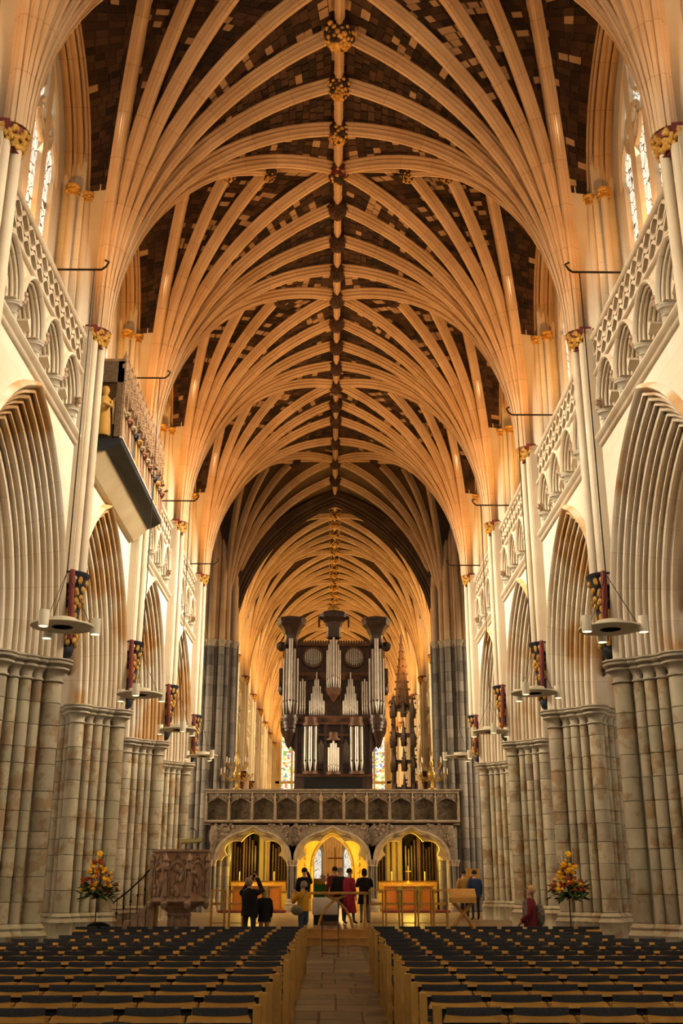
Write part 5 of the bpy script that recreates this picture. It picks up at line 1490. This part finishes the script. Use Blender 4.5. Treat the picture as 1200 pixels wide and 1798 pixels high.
pu_o('reading_desk', MB().extr([(.0, -.3, 2.56), (.52, -.3, 2.6), (.56, .1, 2.72), (-.02, .1, 2.68)], (0, 0, .04)).boxb(.1, .14, -.2, -.1, 2.43, 2.6).boxb(.44, .48, -.2, -.1, 2.43, 2.62).mesh and MB().extr([(.0, -.3, 2.56), (.52, -.3, 2.6), (.56, .1, 2.72), (-.02, .1, 2.68)], (0, 0, .04)).boxb(.1, .14, -.2, -.1, 2.43, 2.6).boxb(.44, .48, -.2, -.1, 2.43, 2.62), mat('olive_desk', (.22, .19, .07), (.14, .12, .05)), 0)
pu_o('microphone', MB().tube([(.35, .0, 2.7), (.36, .0, 2.9), (.3, .0, 2.97), (.2, -.05, 2.99)], .01, 5), BLACK)
for i in range(7):
    z1 = 1.1 - i * .155; x0 = -.66 - i * .2
    pu_o('stair_step', MB().boxb(x0 - .22, x0, -.05, .75, 0, z1), PULPST, 0)
m = MB().tube([(-.72, -.1, 2.05), (-1.0, -.1, 1.72), (-1.4, -.1, 1.35), (-1.9, -.1, .98), (-2.05, -.1, .9)], .022, 6)
pu_o('handrail', m, IRON)
for i in range(8):
    x = -.74 - i * .18; zt = 2.03 - i * .155; zb = 1.12 - i * .14
    m = MB().tube([(x, -.1, max(.03, zb - .02)), (x, -.1, zt)], .011, 5).sphere((x, -.1, (zt + zb) / 2), (.03, .03, .05), 6, 4)
    pu_o('baluster', m, IRON)

# ================================================================== FLOWER ARRANGEMENTS
YEL = mat('yellow_petals', (.95, .55, .02), (.85, .42, .01)); RUST = mat('rust_petals', (.38, .07, .015), (.25, .04, .01)); LEAF = mat('leaf_green', (.07, .11, .02), (.03, .06, .012)); REDF = mat('red_petals', (.5, .04, .02), (.35, .03, .015))
def flowers(x, y_, seed, label):
    rr = random.Random(seed)
    e = empty('flower_arrangement', (x, y_, 0), label=label, cat='flowers')
    obj('pedestal', MB().lathe([(.10, 0), (.10, .02), (.015, .04), (.012, 1.3), (.06, 1.32), (.1, 1.36), (.1, 1.44), (.08, 1.44)], n=12).mesh('pedestal', IRON, 50), e)
    lf = MB().extr([(0, 0, 0), (.035, .07, .0), (.03, .13, .01), (0, .19, .015), (-.03, .13, .01), (-.035, .07, 0)], (0, 0, .004)).mesh('leaf', LEAF, 0)
    bl = MB()
    for k in range(12):
        a = k * 2.4; q = .02 + .022 * (k / 12); bl.sphere((q * math.cos(a), q * math.sin(a), .02 * (1 - k / 12)), (.022, .022, .016), 5, 3)
    bl.sphere((0, 0, .0), (.04, .04, .02), 7, 4)
    bm = {n: bpy.data.meshes.new_from_object(obj('blossom', bl.mesh('blossom', m_, 60))) for n, m_ in (('y', YEL), ('r', RUST), ('d', REDF))}
    for o in [o for o in COL.objects if o.name.startswith('blossom') and o.parent is None]: bpy.data.objects.remove(o)
    for i in range(110):
        a = rr.uniform(0, 6.28); q = rr.uniform(.08, .48)
        o = obj('leaf', lf, e, (q * .75 * math.cos(a), q * .6 * math.sin(a), 1.42 + rr.uniform(-.12, .18)))
        o.rotation_euler = (rr.uniform(-.9, .5), rr.uniform(-.6, .6), a - math.pi / 2)
    for i in range(84):
        a = rr.uniform(0, 6.28); up = rr.random() ** 1.6
        q = .46 * (1 - up) ** .8 * math.sqrt(rr.random()) + .03
        o = obj('blossom', bm['y' if rr.random() < .45 else ('r' if rr.random() < .75 else 'd')], e, (q * math.cos(a), q * .7 * math.sin(a) - .1, 1.46 + .62 * up + rr.uniform(-.03, .05)))
        s_ = rr.uniform(.65, 1.05); o.scale = (s_, s_, s_); o.rotation_euler = (rr.uniform(.3, 1.4), rr.uniform(-.5, .5), 0)
    for xx, zz in ((.02, 2.2), (-.1, 1.98), (-.02, 1.86)):
        o = obj('blossom', bm['y'], e, (xx, -.1, zz)); o.scale = (1.4, 1.4, 1.4); o.rotation_euler = (1.1, 0, 0)
    for k in range(5):
        obj('stem', MB().tube([(0, 0, 1.4), (-.12 + .06 * k, -.05, 1.9), (-.16 + .08 * k, -.06, 2.2 + .12 * (k % 3))], [.01, .008, .003], 5).mesh('stem', LEAF, 50), e)
flowers(-5.12, 23.75, 3, 'autumn flower arrangement of rust and yellow blooms before the second left pillar')
flowers(4.98, 23.75, 4, 'autumn flower arrangement of yellow and red blooms before the second right pillar')

# ================================================================== PEOPLE
def skin_body(joints, edges, root):
    me = bpy.data.meshes.new('body'); me.from_pydata([j[0] for j in joints], edges, [])
    o = bpy.data.objects.new('body_src', me); COL.objects.link(o)
    o.modifiers.new('Skin', 'SKIN'); s = o.modifiers.new('Sub', 'SUBSURF'); s.levels = 1; s.render_levels = 1
    sv = me.skin_vertices[0].data
    for i, j in enumerate(joints): sv[i].radius = j[1] if isinstance(j[1], tuple) else (j[1], j[1])
    sv[root].use_root = True
    dg = bpy.context.evaluated_depsgraph_get(); dg.update()
    out = bpy.data.meshes.new_from_object(o.evaluated_get(dg))
    bpy.data.objects.remove(o)
    return out
def person(x, y_, z, face, h, label, coat, trousers, hair, arms, hem=.86, tilt=0.0, hair_len=0.0, lean=(0, 0), coat_w=1.0, step=.0, extras=None, shoes=None):
    """face: heading (0 = facing +Y, away from the camera). arms: ((elbow), (wrist)) for right and left in body space"""
    s = h / 1.75
    e = empty('person', (x, y_, z), face, label, 'person')
    V = lambda a: Vector(a) * s
    lx, ly = lean
    hd = lambda yy, zz: Vector((0, .02 + yy * math.cos(tilt) - zz * math.sin(tilt) + ly, 1.50 + yy * math.sin(tilt) + zz * math.cos(tilt)))
    J = [((0, 0, .95), .125), ((lx * .3, ly * .3, 1.1), .12), ((lx * .7, ly * .7, 1.28), .135), ((lx, ly, 1.42), .08), (tuple(hd(0, 0)), .052), (tuple(hd(.025, .07)), .068), (tuple(hd(.01, .145)), .088), (tuple(hd(0, .215)), .062)]
    E = [(0, 1), (1, 2), (2, 3), (3, 4), (4, 5), (5, 6), (6, 7)]
    for s_, st in ((1, step), (-1, -step)):
        b = len(J)
        J += [((s_ * .1, 0, .86), .085), ((s_ * .105, st * .5 + .01, .48), .06), ((s_ * .11, st, .09), .042), ((s_ * .12, st + .13, .035), .036)]
        E += [(0, b), (b, b + 1), (b + 1, b + 2), (b + 2, b + 3)]
    for s_, (el, wr) in zip((1, -1), arms):
        b = len(J); w_ = Vector(wr); d = (w_ - Vector(el)).normalized()
        J += [((s_ * .17 + lx, ly, 1.39), .062), (el, .045), (wr, .034), (tuple(w_ + d * .08), (.042, .02))]
        E += [(3, b), (b, b + 1), (b + 1, b + 2), (b + 2, b + 3)]
    me = skin_body([(tuple(Vector(p) * s), (r * s if not isinstance(r, tuple) else (r[0] * s, r[1] * s))) for p, r in J], E, 0)
    for m_ in (SKIN, trousers, coat, shoes or BLACK): me.materials.append(m_)
    hands = [Vector(w_) for _, w_ in arms]
    for pl in me.polygons:
        c = pl.center / s
        if c.z > 1.47 or min((c - hnd).length for hnd in hands) < .12: pl.material_index = 0
        elif c.z < .10: pl.material_index = 3
        elif c.z < .98 and abs(c.x) < .28: pl.material_index = 1
        else: pl.material_index = 2
        pl.use_smooth = True
    obj('body', me, e)
    # fingers: five unequal bent digits on each hand
    for (el, wr) in arms:
        w_ = Vector(wr); d = (w_ - Vector(el)).normalized(); side_v = d.cross(Vector((0, 0, 1)))
        side_v = side_v.normalized() if side_v.length > .1 else Vector((1, 0, 0)); dn = d.cross(side_v).normalized()
        m = MB()
        for k, ln in enumerate((.06, .075, .08, .072, .055)):
            if k == 0: p0 = w_ + d * .03 + side_v * .035; dd = (d + side_v * .8).normalized()
            else: p0 = w_ + d * .09 + side_v * (.03 - .02 * (k - 1)); dd = d
            m.tube([(p0) * s, (p0 + dd * ln * .5 + dn * .006) * s, (p0 + dd * ln + dn * .03) * s], [.0095 * s, .009 * s, .007 * s], 6)
        obj('fingers', m.mesh('fingers', SKIN, 60), e)
    # face
    hc = hd(.01, .13); up = (hd(0, .2) - hd(0, 0)).normalized(); fw = Vector((0, math.cos(tilt), math.sin(tilt)))
    m = MB()
    m.sphere((hc + fw * .098 - up * .012) * s, (.016 * s, .022 * s, .026 * s), 7, 5)
    for q in (-1, 1): m.sphere((hc + Vector((q * .088, 0, 0)) - up * .01) * s, (.014 * s, .025 * s, .035 * s), 6, 5)
    obj('nose_and_ears', m.mesh('nose_and_ears', SKIN, 60), e)
    m = MB()
    for q in (-1, 1): m.sphere((hc + fw * .083 + Vector((q * .034, 0, 0)) + up * .018) * s, .011 * s, 6, 4)
    obj('eyes', m.mesh('eyes', BLACK, 60), e)
    m = MB().sphere((hc + fw * .088 - up * .055) * s, (.026 * s, .01 * s, .008 * s), 7, 4)
    obj('mouth', m.mesh('mouth', mat('lips', (.45, .16, .13)), 60), e)
    # hair shell
    m = MB(); c = hc + up * .03 - fw * .015; rx = Vector((1, 0, 0)); vs = []; fs = []
    nu, nv = 14, 8
    for i in range(nv + 1):
        ph = math.pi * .62 * i / nv
        for j in range(nu):
            a = 2 * math.pi * j / nu
            front = max(0, math.cos(a - math.pi / 2))
            p_ = ph * (1 - .36 * front)
            r_ = .101
            v = c + rx * (math.sin(p_) * math.cos(a) * r_ * .95) + fw * (math.sin(p_) * math.sin(a) * r_ * 1.08) + up * (math.cos(p_) * r_ * 1.05)
            if hair_len and i == nv and front < .3: v = v + Vector((0, 0, -hair_len)) - fw * .02
            vs.append(v * s)
    for i in range(nv):
        for j in range(nu): fs.append((i * nu + j, i * nu + (j + 1) % nu, (i + 1) * nu + (j + 1) % nu, (i + 1) * nu + j))
    if hair is not None: obj('hair', m.add(vs, fs).mesh('hair', hair, 60), e)
    # coat: torso loft and sleeves
    m = MB(); rows = []
    zs = [(1.46, .075, .07), (1.43, .15, .095), (1.36, .205, .12), (1.2, .195, .135), (1.05, .185, .135), (.95, .195, .145), (.86, .205, .15)]
    zz = .86
    while zz > hem + .01: zz = max(hem, zz - .15); zs.append((zz, .205 + (.86 - zz) * .14, .15 + (.86 - zz) * .12))
    if hem > .86: zs = [q for q in zs if q[0] >= hem - .001] or zs
    for z_, rx_, ry_ in zs:
        f = max(0, min(1, (z_ - .95) / .47)); rows.append([Vector((lx * f + rx_ * coat_w * math.cos(a), ly * f + ry_ * coat_w * math.sin(a), z_)) * s for a in [2 * math.pi * k / 18 for k in range(19)]])
    m.grid(rows)
    co = obj('coat', m.mesh('coat', coat, 60), e)
    m = MB()
    for s_, (el, wr) in zip((1, -1), arms):
        m.tube([Vector((s_ * .15 + lx, ly, 1.41)) * s, Vector((s_ * .19 + lx, ly, 1.36)) * s, Vector(el) * s, (Vector(el).lerp(Vector(wr), .5)) * s, Vector(wr) * s], [.07 * s, .082 * s, .066 * s, .058 * s, .05 * s], 10)
    obj('sleeves', m.mesh('sleeves', coat, 60), co)
    return e, s
def cl(name, c, c2=None, **k): return mat(name, c, c2, rough=.85, **k)
BLK = cl('black_wool', (.012, .011, .012)); DNM = cl('denim', (.07, .10, .15), (.05, .07, .11)); MUST = cl('mustard_quilt', (.72, .38, .02), (.60, .30, .015)); CRIM = cl('crimson_wool', (.36, .02, .05), (.28, .015, .035))
MAR = cl('maroon_knit', (.20, .02, .025), (.14, .015, .02)); NAVY = cl('navy_jacket', (.025, .05, .11), (.02, .035, .08)); TAN = cl('tan_jacket', (.45, .25, .06)); GREYT = cl('grey_trousers', (.26, .25, .24)); DARKT = cl('dark_trousers', (.03, .028, .03)); ORT = cl('orange_trousers', (.42, .19, .06))
HG = cl('grey_hair', (.36, .31, .25)); HB = cl('blonde_hair', (.62, .40, .16)); HD = cl('dark_hair', (.02, .015, .012)); HBR = cl('brown_hair', (.06, .035, .02))
down = (((.25, .0, 1.14), (.26, .06, .9)), ((-.25, .0, 1.14), (-.26, .06, .9)))
up_cam = (((.26, .20, 1.42), (.10, .24, 1.72)), ((-.26, .20, 1.40), (-.08, .24, 1.72)))
e, s = person(-2.2, 28.4, 0, -.3, 1.74, 'man in black coat raising a camera towards the vault', BLK, DARKT, cl('thin_grey_hair', (.42, .30, .22)), up_cam, hem=.82, tilt=.55, lean=(0, -.04), coat_w=1.08)
obj('camera', MB().boxb(-.07, .07, .26, .32, 1.73, 1.83).lathe([(.035, 0), (.04, .1)], (0, .31, 1.78), 10).mesh('camera', BLACK, 30), e).name = 'hand_camera'
cam_t = [c for c in e.children if c.name.startswith('hand_camera')][0]
e, s = person(-1.84, 28.7, 0, .6, 1.48, 'blonde woman in short black jacket and orange trousers beside the man with a camera', BLK, ORT, HB, down, hem=.78, hair_len=.16)
e, s = person(-.86, 29.5, 0, .75, 1.64, 'woman in mustard quilted jacket and jeans photographing with a phone', MUST, DNM, HG, (((.24, .16, 1.22), (.10, .36, 1.42)), ((-.22, .18, 1.2), (-.05, .36, 1.42))), hem=.88, tilt=.25, step=.08)
obj('phone', MB().boxb(-.03, .10, .44, .455, 1.33, 1.42).mesh('phone', mat('white_plastic', (.8, .8, .8)), 30), e)
bag = obj('shoulder_bag', MB().sphere((.0, 0, 0), (.20, .1, .13), 12, 8).mesh('shoulder_bag', cl('khaki_canvas', (.24, .20, .12)), 60), e, (-.26, -.05, .92))
obj('strap', MB().tube([(-.26, -.05, 1.0), (-.16, -.13, 1.2), (.0, -.12, 1.38), (.14, .0, 1.40)], .014, 5).mesh('strap', MATS['khaki_canvas'], 60), e)
person(-.93, 33.4, ZD, .3, 1.30 + .3, 'person in dark clothes behind the woman in mustard holding up a phone', BLK, DARKT, HD, (((.25, .1, 1.3), (.18, .25, 1.6)), ((-.25, 0, 1.14), (-.2, .15, 1.0))), hem=.8)
person(.16, 35.0, ZD, 0, 1.42 + .2, 'grey-haired person in a black coat behind the long table', BLK, DARKT, HG, down, hem=.55, coat_w=1.1)
person(.0, 36.3, ZD, .2, 1.66, 'dark-haired person in maroon coat beyond the black coat', MAR, DARKT, HD, down, hem=.6)
person(.42, 33.4, ZD, -.9, 1.58, 'woman in a long crimson coat walking behind the long table', CRIM, DNM, HBR, down, hem=.36, step=.12, coat_w=1.05)
person(.90, 34.0, ZD, .0, 1.58, 'person in a black coat with grey trousers beside the crimson coat', BLK, GREYT, HD, (((.25, .1, 1.2), (.12, .26, 1.32)), ((-.25, .1, 1.2), (-.12, .26, 1.32))), hem=.62, hair_len=.1)
person(4.32, 37.0, ZD, .3, 1.56, 'person in a tan jacket looking at the icon', TAN, DARKT, HD, down, hem=.85)
person(4.62, 36.5, ZD, .25, 1.55, 'person in a navy jacket looking at the icon', NAVY, DARKT, HD, down, hem=.8, coat_w=1.12)
e, s = person(4.05, 23.3, 0, 1.45, 1.58, 'blonde woman in maroon jumper and patterned scarf gazing upwards', MAR, DARKT, HB, (((.23, .02, 1.12), (.10, .20, .96)), ((-.23, .02, 1.12), (-.10, .20, .96))), hem=.84, tilt=.4, coat_w=1.12)
obj('patterned_scarf', MB().grid([[(.19 * math.sin(a) * k_ * s, (.02 + .135 * math.cos(a) * k_) * s, z_ * s) for a in [-1.2 + .3 * j for j in range(9)]] for z_, k_ in ((1.46, .7), (1.36, 1.1), (1.2, 1.2), (.98, 1.22))]).mesh('patterned_scarf', cl('scarf_print', (.32, .26, .22), (.08, .06, .06), nscale=28), 60), e)
obj('backpack', MB().sphere((0, -.22 * s, 1.1 * s), (.15, .1, .24), 10, 8).mesh('backpack', cl('bag_print', (.30, .25, .20), (.05, .04, .04), nscale=20), 60), e)
